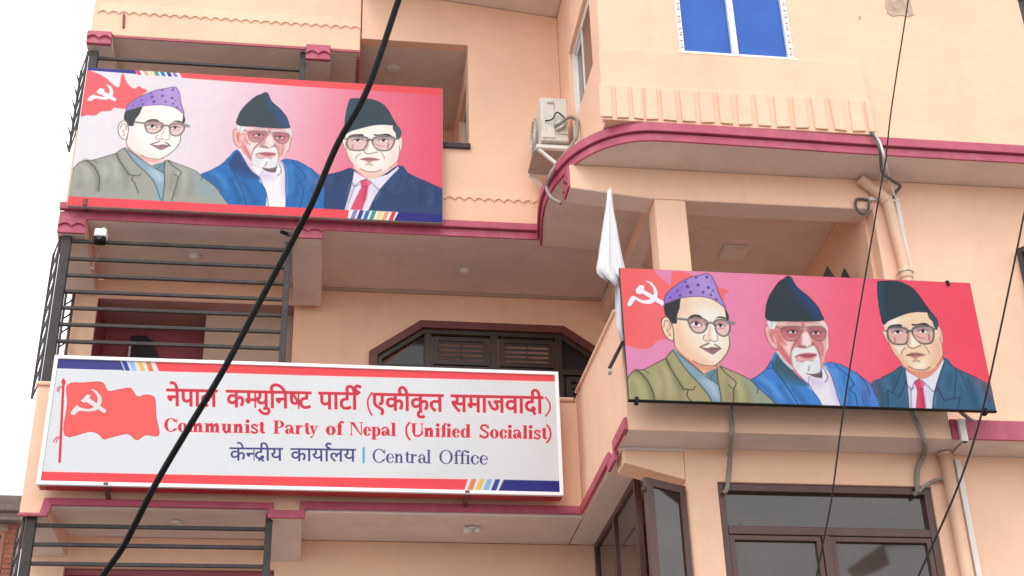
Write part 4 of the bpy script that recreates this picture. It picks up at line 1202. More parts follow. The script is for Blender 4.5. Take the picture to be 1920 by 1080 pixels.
    L('A', "348,578 392,554 440,570 466,598", 2.2, (66, 48, 52), 1.5); L('A', "606,600 650,578 696,600", 2.0, (66, 48, 52), 1.5)
    L('A', "360,610 410,616 455,612", 2.0, (188, 128, 128), 2.5, .8); L('A', "620,622 655,626 690,618", 2.0, (188, 128, 128), 2.5, .8)
    O('A', l1, 3.0, (92, 90, 92)); O('A', l2, 3.0, (92, 90, 92))
    L('A', "505,590 530,572 565,570 595,590", 4.6, (112, 110, 114))
    L('A', "212,526 325,538", 4.6, (116, 112, 112)); L('A', "735,562 785,576", 7.5, (128, 128, 138))
    # nose, moustache, mouth
    L('A', "545,610 540,690", 3.5, (226, 172, 150), 5, .9)
    F('A', "505,700 545,690 560,740 520,750", shade, 7, .5)
    L('A', "496,690 478,720 500,750 540,752 552,738", 1.5, (138, 96, 92)); L('A', "618,690 626,742 590,757 562,746", 1.5, (138, 96, 92))
    F('A', "450,816 520,826 560,812 600,816 652,830 610,870 575,889 530,870", (156, 116, 126), 1.5)
    L('A', "470,828 560,835 640,832", 1.6, (100, 66, 74), 1.5)
    L('A', "446,816 500,790 535,776", 2.6, (92, 72, 78)); L('A', "595,788 630,808 657,832", 2.6, (92, 72, 78))
    # shirt
    F('B', "635,265 655,240 720,310 1000,545 1210,690 1250,890 1270,1500 1230,1500 1120,890 1000,720 800,500", (136, 166, 182), smooth=False)
    F('B', "1010,640 1130,660 1200,770 1190,860 1090,740", (188, 204, 226), 14, .9)
    F('B', "1030,550 1190,480 1205,690 1110,620", (104, 140, 156), smooth=False)
    L('B', "640,268 800,500 1000,720 1120,890 1240,1200", 1.8, (50, 64, 70)); L('B', "680,285 1000,545 1210,692", 1.5, (60, 76, 84)); L('B', "1175,520 1110,615", 1.4, (60, 76, 84))
    L('B', "1198,460 1202,600 1230,760 1252,900 1270,1300", 1.9, INK)
    # lapels and outlines
    L('B', "560,400 615,520 700,660 745,745", 9, coat_lo, 9, .6)
    L('B', "545,370 600,490 700,650 765,750 880,762", 2.0, INK, smooth=False)
    L('B', "915,715 893,760", 1.6, INK); L('B', "825,765 810,840 860,905 930,1080", 2.0, INK)
    L('B', "640,245 560,320 545,370", 1.6, INK)
    L('B', "1230,455 1300,540 1420,640 1440,690 1410,760 1405,900 1390,1200", 2.0, INK)
    L('B', "1345,702 1400,745", 1.6, INK); L('B', "1430,780 1425,900 1420,1100", 8, coat_lo, 8, .5)
    L('B', "-20,760 55,600 100,540 165,505 250,500 400,425 535,355", 1.5, INK); L('B', "1230,455 1420,530 1620,630 1720,730 1920,910 2010,1050", 1.5, INK)
    L('B', "1722,740 1718,800", 1.5, INK)

def man_with_white_beard(a, skin, coat, lapel, shirt):
    F, L, O = a.F, a.L, a.O
    F('D', "-160,1600 -120,900 -40,640 40,540 150,480 270,380 330,280 430,150 700,470 900,560 1060,330 1120,290 1280,315 1450,400 1600,500 1720,600 1800,780 1850,1000 1900,1600", coat); a.clip('D', "-160,1600 -120,900 -40,640 40,540 150,480 270,380 330,280 430,150 700,470 900,560 1060,330 1120,290 1280,315 1450,400 1600,500 1720,600 1800,780 1850,1000 1900,1600")
    F('D', "150,560 330,600 480,760 400,850 250,700", tuple(min(255, c + 22) for c in coat), 26, .7)
    F('D', "1560,560 1700,620 1740,800 1640,800", (140, 118, 186), 26, .5)
    F('D', "435,165 380,280 368,370 470,520 600,600 760,620 862,606 720,470 600,360 520,270", lapel, 6)
    F('D', "440,480 620,540 800,590 900,720 760,700 560,640", coat, 24, .7)
    dk, lt = tuple(c * 0.62 for c in coat), tuple(min(255, c + 45) for c in coat)
    for p_, w_ in (("120,560 260,640 360,780 400,920", 10), ("60,640 170,760 230,900", 9), ("470,640 600,800 680,960", 10), ("1320,520 1380,680 1420,860", 10), ("1560,560 1640,720 1660,900", 9), ("640,660 780,820 900,980", 8)):
        L('D', p_, w_, dk, 12, .55)
    for p_, w_ in (("200,520 330,600 430,740", 7), ("560,680 690,860", 7), ("1230,420 1330,620 1360,800", 8), ("1480,470 1600,640", 7)):
        L('D', p_, w_, lt, 12, .5)
    a.clip()
    L('D', "350,270 370,370 480,520 600,690 700,850 850,1120", 2.0, (38, 62, 108)); L('D', "285,376 352,370", 1.5, (38, 62, 108))
    # shirt
    F('D', "690,410 850,585 875,650 1030,860 1160,1500 1420,1500 1290,860 1230,660 1180,500 1120,370 1070,330 1040,400 1040,500 880,460 760,420", shirt)
    F('D', "870,500 1000,520 1060,600 960,640 880,620", (206, 186, 224), 18, .7); F('D', "1140,420 1190,520 1290,860 1250,860 1170,640", (206, 190, 226), 16, .7)
    L('D', "850,580 940,720 1030,860 1130,1120", 1.6, (52, 66, 120)); L('D', "1072,338 1160,450 1220,620 1260,770 1300,880 1370,1120", 1.6, (52, 66, 120))
    F('D', "850,445 1000,445 1042,400 1046,500 1020,508 930,490", (104, 84, 88))
    L('D', "1062,365 1122,490 1088,566", 1.8, (96, 86, 96)); L('D', "870,490 850,575", 1.5, (150, 130, 160))
    L('D', "1220,320 1430,500 1490,600 1420,662 1510,742 1530,870 1560,1200", 1.9, (38, 62, 108), smooth=False)
    L('D', "1520,430 1650,580 1710,740", 1.7, (38, 62, 108)); L('D', "1600,730 1615,860", 1.5, (48, 72, 120), 2, .8)
    L('D', "40,540 150,480 270,380 330,280", 1.4, (38, 62, 108)); L('D', "1120,290 1280,315 1450,400 1600,500 1720,600 1800,780", 1.4, (60, 60, 110))
    # ears
    F('C', "75,565 110,545 150,600 200,700 200,780 150,760 110,700 90,640", (240, 184, 178)); O('C', "75,565 110,545 150,600 200,700 200,780 150,760 110,700 90,640", 1.5, (150, 80, 86))
    F('C', "115,600 150,620 165,690 190,720 150,700", (196, 106, 108), 5, .9)
    F('C', "698,590 718,610 726,760 708,800 690,795", (244, 210, 206)); L('C', "718,610 726,760 708,800", 1.4, (150, 80, 86))
    # collar slit at the neck
    L('C', "208,812 270,900 350,975", 5, (226, 220, 222))
    # face
    F('C', "190,492 650,488 690,540 702,620 697,760 682,880 640,985 560,1020 450,1010 370,970 290,890 212,800 192,700 160,600 180,540", skin); a.clip('C', "190,492 650,488 690,540 702,620 697,760 682,880 640,985 560,1020 450,1010 370,970 290,890 212,800 192,700 160,600 180,540")
    F('C', "205,690 280,800 345,850 352,955 285,890 210,800", (222, 112, 116), 16, .8)
    F('C', "200,505 420,508 425,545 260,548", (248, 216, 212), 12, .9); F('C', "470,510 630,500 645,545 520,548", (250, 226, 222), 12, .9)
    F('C', "265,740 350,705 340,830 300,810", (252, 232, 230), 16, .95); F('C', "655,720 695,700 688,830 655,900", (248, 212, 206), 14, .9)
    F('C', "570,720 640,740 650,860 620,800", (214, 128, 128), 12, .7)
    a.clip()
    for p_, w_ in (("215,640 250,700 290,740", 3), ("300,520 360,514 420,520", 2), ("500,520 560,512 620,522", 2), ("640,690 662,760 660,840", 4), ("240,760 300,860 350,930", 5), ("180,610 230,600", 2.5)):
        L('C', p_, w_, (184, 104, 106), 4, .75)
    # white hair at the temples
    F('C', "105,490 198,492 185,550 160,582 120,560", (228, 230, 232)); F('C', "645,490 690,520 714,575 692,590 660,560", (226, 226, 228))
    L('C', "150,500 140,560", 2, (170, 170, 176), 3, .7)
    cap = "100,485 88,370 95,320 130,230 215,105 270,70 305,42 345,60 400,150 520,250 610,350 650,430 662,486 500,500 300,497"
    F('C', cap, (50, 60, 68)); a.clip('C', cap)
    F('C', "335,60 400,155 525,262 612,358 655,478 600,470 500,330 380,180", (36, 76, 146), 26, .85)
    a.clip()
    O('C', cap, 1.4, (40, 40, 60))
    # glasses and eyes
    l1 = "245,572 330,552 445,560 440,622 400,682 320,696 265,652"
    l2 = "510,572 560,552 660,560 692,602 672,682 600,692 540,642"
    F('C', l1, (206, 128, 132), 3, .7); F('C', l2, (206, 128, 132), 3, .85)
    L('C', "270,580 350,570 435,578", 9, (150, 84, 92), 9, .8); L('C', "530,582 590,572 665,588", 9, (150, 84, 92), 9, .8)
    F('C', "310,608 355,590 402,606 360,622", (244, 224, 224), 2); a.el('C', 362, 605, 20, 15, (58, 42, 46), 2)
    F('C', "548,616 590,600 640,618 592,632", (244, 224, 224), 2); a.el('C', 592, 615, 19, 15, (58, 42, 46), 2)
    L('C', "300,640 350,652 410,640", 4, (170, 96, 102), 5, .8); L('C', "550,650 600,658 650,645", 4, (170, 96, 102), 5, .8)
    F('C', "280,580 360,570 430,585 420,640 340,660 290,630", (176, 100, 104), 12, .55); F('C', "535,590 600,578 660,595 650,650 590,665 545,640", (176, 100, 104), 12, .55)
    F('C', "316,610 355,594 398,607 360,620", (246, 230, 230), 1.5); a.el('C', 362, 606, 17, 14, (50, 36, 40), 1)
    F('C', "552,618 590,603 634,619 592,630", (246, 230, 230), 1.5); a.el('C', 592, 616, 16, 14, (50, 36, 40), 1)
    L('C', "302,610 352,588 408,606", 2.4, (78, 48, 54), 1.5); L('C', "542,618 590,598 646,618", 2.4, (78, 48, 54), 1.5)
    L('C', "262,548 340,528 430,545", 4, (206, 176, 172), 4, .9); L('C', "525,545 590,528 660,548", 4, (214, 186, 182), 4, .9)
    O('C', l1, 2.2, (128, 104, 98)); O('C', l2, 2.2, (128, 104, 98))
    L('C', "440,564 475,556 515,566", 2.6, (150, 130, 122)); L('C', "440,580 475,572 515,582", 2.2, (190, 170, 160)); L('C', "190,552 247,578", 2.2, (140, 100, 98))
    L('C', "440,500 462,545", 2.2, (170, 100, 104), 3); L('C', "476,505 466,545", 2.2, (170, 100, 104), 3)
    # nose and folds
    F('C', "455,630 500,605 540,680 556,738 500,762 440,742 440,690", (250, 222, 218), 5)
    F('C', "420,690 445,650 445,740 405,760", (186, 108, 112), 8, .8)
    L('C', "400,768 470,752 505,772 560,735", 3.2, (112, 76, 80), 4); L('C', "400,690 352,780 345,860", 2.6, (140, 82, 86), 3); L('C', "556,712 610,790 636,870 640,950", 2.6, (146, 88, 92), 3)
    # beard and mouth
    F('C', "355,800 400,760 470,778 560,745 600,785 634,880 640,960 620,1022 560,1036 500,1030 420,1010 370,960 348,870", (234, 236, 236), 4)
    F('C', "395,905 450,940 430,1000 380,950", (206, 208, 212), 16, .6); F('C', "560,900 620,920 610,1000 570,1010", (212, 212, 216), 16, .5)
    F('C', "385,860 430,825 580,820 600,850 560,898 500,885 450,908 400,890", (236, 176, 170), 3)
    F('C', "425,845 500,820 592,834 560,866 480,873", (192, 98, 108), 2)
    L('C', "385,862 440,838 520,848 598,836", 2.0, (130, 66, 74), 2); L('C', "395,892 450,910 500,890 560,900", 2, (160, 110, 110), 3, .8)
    L('C', "525,958 518,1000", 3, (150, 150, 156), 3)
    L('C', "500,1028 560,1040 620,1024", 2, (110, 90, 92), 2)

def man_with_red_tie(a, skin, shade, coat, coat_edge):
    F, L, O = a.F, a.L, a.O
    F('G', "20,1600 60,900 90,520 240,430 400,350 530,265 770,440 1100,150 1260,290 1560,430 1740,520 1900,640 2000,900 2060,1600", coat); a.clip('G', "20,1600 60,900 90,520 240,430 400,350 530,265 770,440 1100,150 1260,290 1560,430 1740,520 1900,640 2000,900 2060,1600")
    F('G', "1560,430 1740,520 1900,640 1960,900 1800,760 1640,620", coat_edge, 30, .75); F('G', "90,520 200,470 190,700 120,700", coat_edge, 26, .55)
    F('G', "1120,230 1230,330 1240,600 1120,600 1060,480", tuple(min(255, c + 16) for c in coat), 26, .7)
    for p_, w_ in (("200,520 260,680 260,860", 10), ("430,430 400,560", 8), ("1180,380 1170,560", 9), ("1420,480 1500,640 1540,820", 10), ("1640,560 1720,720", 9)):
        L('G', p_, w_, tuple(c * 0.66 for c in coat), 12, .5)
    for p_, w_ in (("300,470 340,560", 7), ("1340,420 1420,560", 8), ("1580,520 1640,660 1660,820", 8)):
        L('G', p_, w_, tuple(min(255, c + 34) for c in coat), 12, .5)
    a.clip()
    F('G', "565,310 640,370 760,440 860,420 1000,330 1090,170 1112,220 1050,380 1000,560 970,700 945,850 930,1600 660,1600 625,830 600,560 580,430", (232, 229, 245), smooth=False)
    F('G', "600,560 650,600 660,850 630,830", (196, 196, 226), 10, .7); F('G', "860,560 960,640 950,800 880,700", (204, 206, 234), 14, .7)
    # neck
    F('E', "340,930 500,1060 545,1085 640,1060 740,960 792,860 700,880 600,980 450,970", shade)
    # tie
    F('G', "700,485 770,445 842,520 815,582 820,600 852,830 880,1500 690,1500 718,830 735,600 698,512", (220, 74, 108), smooth=False)
    F('G', "790,600 820,600 850,830 810,830", (172, 46, 84), 8, .7); L('G', "735,590 820,588", 1.6, (150, 40, 72)); F('G', "790,490 835,520 810,560", (240, 140, 165), 8, .7)
    L('G', "590,510 652,602 705,480 765,444", 1.7, (92, 92, 126), smooth=False); L('G', "800,462 965,632 1012,562", 1.7, (92, 92, 126), smooth=False)
    L('G', "650,604 655,850 670,1200", 1.5, (120, 120, 150)); L('G', "650,610 700,560", 1.4, (120, 120, 150))
    ink = (40, 50, 72)
    L('G', "565,310 590,480 620,830 650,1300", 2.2, ink); L('G', "1112,215 1040,420 975,650 950,860 930,1300", 2.2, ink)
    L('G', "512,330 470,470 395,632", 1.7, ink, smooth=False); L('G', "325,600 490,696 560,545 590,470", 1.7, ink, smooth=False); L('G', "325,602 335,820 345,1200", 1.7, ink)
    L('G', "1260,290 1276,380 1245,712", 1.8, ink); L('G', "1015,562 1112,746 1332,700 1300,850 1270,1200", 1.8, ink, smooth=False); L('G', "1330,350 1385,480 1440,600", 1.6, ink)
    L('G', "240,430 400,350 530,265", 1.4, ink); L('G', "1090,150 1260,290 1560,430", 1.4, ink)
    # ears, face
    F('E', "140,570 175,590 215,705 190,680 155,615", skin); L('E', "140,570 155,615 190,690", 1.3, (150, 90, 86))
    F('E', "718,545 745,525 775,590 788,680 775,722 740,650", (250, 214, 196)); O('E', "718,545 745,525 775,590 788,680 775,722 740,650", 1.4, (160, 84, 82)); F('E', "745,560 770,610 775,680 755,640", shade, 6, .7)
    F('E', "160,490 250,440 370,395 500,370 610,373 650,430 695,520 722,560 748,640 776,720 782,840 720,940 640,992 560,1002 480,996 400,960 340,910 270,820 220,730 180,610 160,540", skin); a.clip('E', "160,490 250,440 370,395 500,370 610,373 650,430 695,520 722,560 748,640 776,720 782,840 720,940 640,992 560,1002 480,996 400,960 340,910 270,820 220,730 180,610 160,540")
    F('E', "200,660 260,700 340,860 440,975 340,910 230,740", shade, 22, .75); F('E', "690,700 772,730 776,850 700,935 640,955 700,850", shade, 24, .6)
    F('E', "180,475 300,425 290,500 190,520", (254, 238, 234), 16, .9); F('E', "275,735 345,745 325,810", (255, 246, 242), 14, .9); F('E', "470,900 600,900 590,970 480,970", (254, 240, 222), 18, .8)
    a.clip()
    L('E', "425,955 500,986 600,986 645,958", 2.2, (136, 84, 78), 3); L('E', "748,640 776,720 782,840 720,940", 1.5, (150, 80, 80)); L('E', "180,610 220,730 270,820 340,910", 1.4, (140, 80, 80))
    F('E', "620,378 660,370 715,430 736,490 722,562 692,530 670,470 640,440", (62, 78, 88))
    cap = "88,62 110,42 250,38 330,50 440,100 520,180 590,280 655,372 610,372 500,368 400,385 280,430 200,465 152,502 118,390 90,200"
    F('E', cap, (46, 62, 74)); a.clip('E', cap); F('E', "92,70 130,50 140,200 150,400 120,390 92,200", (40, 84, 116), 14, .7); a.clip(); O('E', cap, 1.4, (36, 46, 62))
    # brows, glasses, eyes
    F('E', "200,530 240,508 330,500 346,530 270,522 210,546", (52, 44, 48)); F('E', "450,495 500,500 590,485 642,516 560,510 470,518", (52, 44, 48))
    l1 = "195,562 240,534 370,540 412,580 402,690 345,716 250,702 205,642"
    l2 = "455,572 500,530 640,524 684,560 682,652 652,700 560,706 490,652"
    F('E', l1, (220, 166, 164), 3, .65); F('E', l2, (220, 166, 164), 3, .65)
    L('E', "225,552 300,545 380,556", 8, (158, 134, 144), 7, .85); L('E', "490,548 570,542 660,550", 8, (158, 134, 144), 7, .85)
    F('E', "256,592 300,570 348,580 310,602", (252, 248, 250)); a.el('E', 303, 581, 20, 18, (46, 38, 44)); L('E', "245,590 300,566 350,578", 2, (90, 60, 66), 2)
    F('E', "526,577 570,558 622,573 575,592", (252, 248, 250)); a.el('E', 571, 574, 19, 17, (46, 38, 44)); L('E', "520,575 570,554 626,572", 2, (90, 60, 66), 2)
    L('E', "270,640 276,690", 2, (190, 90, 96), 3); L('E', "632,610 642,672", 3, (176, 84, 92), 3); L('E', "500,620 540,645 590,650", 2, (190, 120, 118), 3)
    O('E', l1, 3.4, (86, 86, 84)); O('E', l2, 3.4, (86, 86, 84)); L('E', "402,588 430,570 460,578", 5, (92, 92, 88)); L('E', "682,560 716,538", 3.4, (86, 86, 84)); L('E', "195,575 166,568", 3, (86, 86, 84))
    # nose, mouth
    F('E', "440,640 480,650 520,720 470,740 430,700", (255, 244, 230), 10, .9); L('E', "420,600 428,700", 3, (206, 150, 128), 5)
    L('E', "400,705 422,742 470,756 548,726", 2.0, (124, 88, 82), 2); L('E', "382,752 348,790 344,825", 1.7, (160, 104, 94), 2); L('E', "585,730 622,772 642,812", 1.7, (160, 104, 94), 2)
    F('E', "395,832 450,806 520,806 590,828 530,850 490,869 440,846", (200, 138, 126), 2); F('E', "395,832 450,806 520,806 590,828 500,822", (158, 104, 98), 3, .9)
    L('E', "395,832 490,830 590,828", 1.6, (110, 62, 62), 2); L('E', "468,896 500,884 532,898", 3, (172, 122, 104), 4)

def hammer_sickle(a, crop, sickle, hammer, handle, col, edge=None):
    for p_ in (sickle, hammer, handle):
        if edge: a.O(crop, p_, 1.6, edge, 1.5, .8)
    a.F(crop, sickle, col); a.F(crop, handle, col, smooth=False); a.F(crop, hammer, col, smooth=False)

def gradient(pr, stops, f):
    """stops: list of (t, colour); f gives t from board x, z in 0..1"""
    X, Z = np.meshgrid((pr.xs - pr.x0) / (pr.x1 - pr.x0), (pr.zs - pr.z0) / (pr.z1 - pr.z0))
    t = f(X, Z)
    ts = [q[0] for q in stops]
    for k in range(3):
        pr.c[..., k] = np.interp(t, ts, [q[1][k] for q in stops])

ident = lambda c: np.asarray(c, float)

# ---------------------------------------------------------------- right banner
YB2 = 9.70
tl, tr_, br_, bl_ = at(1160, 505, YB2), at(1818, 528, YB2), at(1868, 770, YB2), at(1182, 748, YB2)
X0, X1, Z0, Z1 = (tl[0] + bl_[0]) / 2, (tr_[0] + br_[0]) / 2, (bl_[2] + br_[2]) / 2, (tl[2] + tr_[2]) / 2
pr2 = Print(X0, X1, Z0, Z1, 780, (240, 130, 160))
gradient(pr2, [(0.0, (230, 148, 190)), (0.35, (236, 136, 172)), (0.55, (242, 112, 138)), (0.75, (246, 88, 112)), (1.0, (246, 78, 100))], lambda X, Z: X * 0.95 + (1 - Z) * 0.06)
def T2(crop, x, y):
    return on_board(crop, YB2)(x, y)
k2 = 1.0 / (FPX / np.linalg.norm(np.array([3.8, 9.7, 4.95])))
a2 = Artist(pr2, T2, k2, ident)
a2.F('b2', "-60,-40 280,-40 300,70 370,140 415,168 430,75 540,85 600,130 700,180 780,190 838,215 800,245 780,300 500,500 380,560 320,575 270,625 180,632 90,605 -60,560", (248, 112, 114))
a2.F('b2', "40,60 180,65 200,400 120,560 60,400", (250, 98, 104), 30, .5)
hammer_sickle(a2, 'b2', "230,138 285,160 320,225 305,285 262,308 200,300 158,280 128,322 100,312 132,252 160,255 205,278 252,278 286,252 292,210 272,170",
              "160,205 190,170 226,176 222,200 200,240 166,232", "205,196 372,292 358,324 192,222", (252, 244, 248), (190, 70, 90))
man_with_red_tie(a2, (246, 214, 180), (228, 152, 130), (58, 100, 132), (150, 92, 112))
man_with_white_beard(a2, (228, 142, 134), (68, 132, 208), (62, 96, 108), (236, 230, 242))
man_with_purple_cap(a2, (250, 224, 198), (240, 182, 148), (170, 160, 118), (190, 182, 142), (118, 112, 84))
ban2 = empty("banner_board", (3.82, YB2, 5.9), "red portrait banner of three men in caps hanging on the right balcony", "banner")
PM2 = print_mat("printed_flex_right", 0.68)
pr2.brush(0.004, 3)
pr2.build("printed_face", YB2, PM2, ban2)
obj("backing_board", MB().box(X0 - 0.004, X1 + 0.004, YB2 + 0.003, YB2 + 0.035, Z0 - 0.004, Z1 + 0.004), 'door', ban2, 0.003)
obj("edge_strip", MB().box(X0 - 0.006, X1 + 0.006, YB2 - 0.006, YB2 + 0.034, Z0 - 0.012, Z0 - 0.005), 'black', ban2, 0.002)
for x_, z_ in ((X0 + 0.06, Z0), (X1 - 0.09, Z0), (X1 - 0.2, Z1)):
    obj("clamp", MB().box(x_ - 0.014, x_ + 0.014, YB2 - 0.012, YB2 + 0.045, z_ - 0.035, z_ + (0.02 if z_ == Z0 else 0.012)), 'black', ban2, 0.005)
for x_ in (X0 + 0.5, X1 - 0.6):
    obj("bracket_arm", MB().bar((x_, YB2 + 0.035, Z0 + 0.3), (x_, 9.998, Z0 + 0.3), 0.03), 'rail', ban2, 0.003)

# ---------------------------------------------------------------- upper left banner
YB1 = 11.86
tl, tr_, br_, bl_ = at(170, 127, YB1), at(831, 166, YB1), at(828, 418, YB1), at(120, 384, YB1)
X0, X1, Z0, Z1 = (tl[0] + bl_[0]) / 2, (tr_[0] + br_[0]) / 2, (bl_[2] + br_[2]) / 2, (tl[2] + tr_[2]) / 2
pr1 = Print(X0, X1, Z0, Z1, 780, (240, 225, 230))
gradient(pr1, [(0.0, (236, 232, 236)), (0.3, (236, 222, 230)), (0.52, (238, 190, 206)), (0.75, (238, 130, 154)), (1.0, (236, 96, 122))], lambda X, Z: X * 1.0 + (0.5 - Z) * 0.05)
def fit(pairs):
    """affine map from right-banner metres to left-banner metres from matched features"""
    A_, B_ = [], []
    for (x, y), (u, v) in pairs:
        s_ = at(x, y, YB2); d_ = at(u, v, YB1)
        A_.append([s_[0], s_[2], 1]); B_.append([d_[0], d_[2]])
    S, *_ = np.linalg.lstsq(np.array(A_), np.array(B_), rcond=None)
    return S
S1 = fit([((1326.3, 513), (326.9, 163)), ((1305.9, 607.4), (288, 236.7)), ((1333.7, 653.7), (301.9, 272.8)), ((1246.7, 594.4), (229.7, 227)), ((1375.4, 606.5), (351.9, 236.7))])
S2 = fit([((1477.4, 518.3), (498.9, 173.6)), ((1486.7, 622), (481.4, 255.4)), ((1529.3, 623.9), (525.7, 256.8)), ((1512.6, 667.4), (494.8, 289)), ((1434.8, 613.7), (439.8, 243.4)), ((1516, 700.7), (501.5, 314.5))])
S3 = fit([((1646.7, 527.9), (657.2, 185.6)), ((1682.8, 622), (672, 262.1)), ((1730.2, 620.2), (719, 262.1)), ((1717, 665.9), (692.1, 298.4)), ((1761, 613.2), (752.6, 258.1)), ((1723.2, 693.2), (693.5, 322.6))])
def cpx(crop, x, y):
    ox, oy, sc = CROPS[crop]
    return (ox + x / sc, oy + y / sc)
def fit_crops(c2, c1, rows):
    return fit([(cpx(c2, a_, b_), cpx(c1, u_, v_)) for a_, b_, u_, v_ in rows])
B1 = fit_crops('B', 'b1', ((640, 240, 415, 560), (165, 505, 150, 660), (1620, 630, 915, 745), (880, 762, 505, 745), (1230, 455, 690, 640), (1440, 690, 765, 730)))
B2 = fit_crops('D', 'b1r', ((40, 540, 20, 695), (430, 150, 290, 530), (860, 600, 445, 710), (1060, 330, 580, 600), (1450, 400, 760, 650), (1290, 860, 625, 850), (1490, 600, 745, 715)))
B3 = fit_crops('G', 'b1r', ((770, 445, 1175, 740), (530, 265, 1090, 655), (1100, 150, 1395, 620), (1560, 430, 1650, 770), (1110, 745, 1310, 840), (490, 696, 1010, 810)))
def Tfit(Sh, Sb):
    def f(crop, x, y):
        S = Sb if crop in 'BDG' else Sh
        p_ = on_board(crop, YB2)(x, y)
        q_ = np.array([p_[0], p_[1], 1.0]) @ S
        return (q_[0], q_[1])
    return f
def faded_and_lit(c):  # paler inks: partly a faded print, partly brighter light put into the colour
    c = np.asarray(c, float)
    return 255 - (255 - c) * 0.92
k1 = k2 * 1.12
art = Artist(pr1, lambda c, x, y: on_board(c, YB1)(x, y), 1.0 / (FPX / np.linalg.norm(np.array([-0.7, 11.86, 8.0]))), ident)
art.F('b1', "100,40 190,50 270,85 365,158 385,80 402,68 425,125 470,165 505,150 530,165 562,183 500,230 420,300 340,295 318,315 250,322 215,346 160,345 90,330", (240, 108, 116))
hammer_sickle(art, 'b1', "285,138 318,155 333,195 312,232 262,240 212,232 182,250 158,240 190,208 215,212 262,222 298,208 308,175",
              "218,188 244,162 276,170 262,192 240,206", "256,176 356,236 342,252 240,200", (250, 242, 244), (214, 120, 130))
PALE = (250, 243, 238)
man_with_red_tie(Artist(pr1, Tfit(S3, B3), k1, faded_and_lit), (250, 242, 232), (240, 196, 184), (36, 60, 108), (36, 60, 108))
man_with_white_beard(Artist(pr1, Tfit(S2, B2), k1, faded_and_lit), (240, 190, 188), (32, 102, 178), (34, 60, 116), (244, 242, 246))
man_with_purple_cap(Artist(pr1, Tfit(S1, B1), k1, faded_and_lit), (252, 246, 240), (246, 214, 210), (158, 158, 148), (182, 184, 176), (112, 112, 108))
# strips along the top and bottom
art.F('b1', "100,-60 100,16 475,26 492,68 180,44 100,40", (66, 66, 140), smooth=False)
art.F('b1', "470,-20 472,26 492,68 790,92 765,45 740,-20", (250, 246, 248), smooth=False)
for x, cc in ((487, (226, 72, 92)), (537, (232, 176, 140)), (572, (236, 228, 176)), (610, (70, 160, 140)), (652, (56, 128, 190)), (694, (56, 72, 150)), (733, (150, 136, 196))):
    o_ = (x - 487) * 0.055
    wd = 28 if cc != (236, 228, 176) else 36
    art.F('b1', [(x - 16, 22 + o_), (x - 16 + wd, 24 + o_), (x + wd + 10, 74 + o_), (x + 10, 72 + o_)], cc, smooth=False)
art.F('px', "331,120 334,132 341,146 560,162 760,174 832,180 832,150 600,140", (246, 92, 100), smooth=False)
art.F('px', "100,366 124,367.5 370,380.5 656,394 668,396 660,412 400,404 100,392", (244, 84, 94), smooth=False)
art.F('b1r', "1062,940 1072,942 1405,960 1375,1024 1050,1004", (250, 246, 248), smooth=False)
for x, cc in ((1092, (150, 136, 196)), (1135, (60, 72, 150)), (1178, (56, 120, 184)), (1222, (70, 160, 132)), (1262, (236, 226, 170)), (1310, (230, 172, 130)), (1358, (226, 66, 84))):
    o_ = (x - 1085) * 0.055
    wd = 30 if cc != (236, 226, 170) else 42
    art.F('b1r', [(x, 944 + o_), (x + wd, 945 + o_), (x + wd - 26, 1012 + o_), (x - 26, 1010 + o_)], cc, smooth=False)
art.F('b1r', "1405,960 1720,976 1720,1060 1360,1045", (52, 52, 132), smooth=False)
ban1 = empty("banner_board", (-0.75, YB1, 8.85), "pale pink portrait banner of three men in caps on the upper left balcony", "banner")
PM1 = print_mat("printed_flex_left", 0.77)
pr1.brush(0.003, 5)
pr1.build("printed_face", YB1, PM1, ban1)
obj("backing_board", MB().box(X0 - 0.004, X1 + 0.004, YB1 + 0.003, YB1 + 0.045, Z0 - 0.004, Z1 + 0.004), 'metal', ban1, 0.003)
for px_, py_ in ((160, 378),):
    c_ = at(px_, py_, YB1)
    obj("hook", MB().box(c_[0] - 0.018, c_[0] + 0.018, YB1 - 0.012, YB1 + 0.12, c_[2] - 0.05, c_[2] + 0.03), 'surround', ban1, 0.003)
for x_ in (-1.6, 0.4):
    obj("bracket_arm", MB().bar((x_, YB1 + 0.045, 9.4), (x_, 11.998, 9.4), 0.03), 'rail', ban1, 0.003)

# ---------------------------------------------------------------- the party sign: light box with printed face
YS = 11.74
tl, tr_, br_, bl_ = at(100, 669, YS), at(1045, 695, YS), at(1058, 927, YS), at(70, 912, YS)
X0, X1, Z0, Z1 = (tl[0] + bl_[0]) / 2, (tr_[0] + br_[0]) / 2, (bl_[2] + br_[2]) / 2, (tl[2] + tr_[2]) / 2
FR = 0.035
prs = Print(X0 + FR, X1 - FR, Z0 + FR, Z1 - FR, 1250, (226, 228, 232))
ks = 1.0 / (FPX / np.linalg.norm(np.array([0, 11.7, 5.0])))
asg = Artist(prs, lambda c, x, y: on_board(c, YS)(x, y), ks, ident, 0)
RED, NAVY = (244, 84, 90), (72, 72, 140)
asg.F('s6', "0,-60 545,-60 565,0 588,58 60,40 0,40", NAVY, smooth=False)
asg.L('s6', "60,44 575,56", 1.2, (250, 250, 252), smooth=False)
for x, cc in ((572, (58, 78, 160)), (622, (158, 194, 224)), (682, (236, 192, 96)), (742, (236, 132, 88))):
    asg.F('s6', [(x - 26, -60), (x + 12, -60), (x + 36, 0), (x + 58, 58 + (x - 572) * .03), (x + 24, 57 + (x - 572) * .03), (x, 0)], cc, smooth=False)
asg.F('s6', "785,-60 808,-2 838,62 1300,74 1920,92 1920,0 1500,-30", RED, smooth=False)
asg.F('px', "560,660 560,703.5 700,707 900,712 1060,716 1060,680", RED, smooth=False)
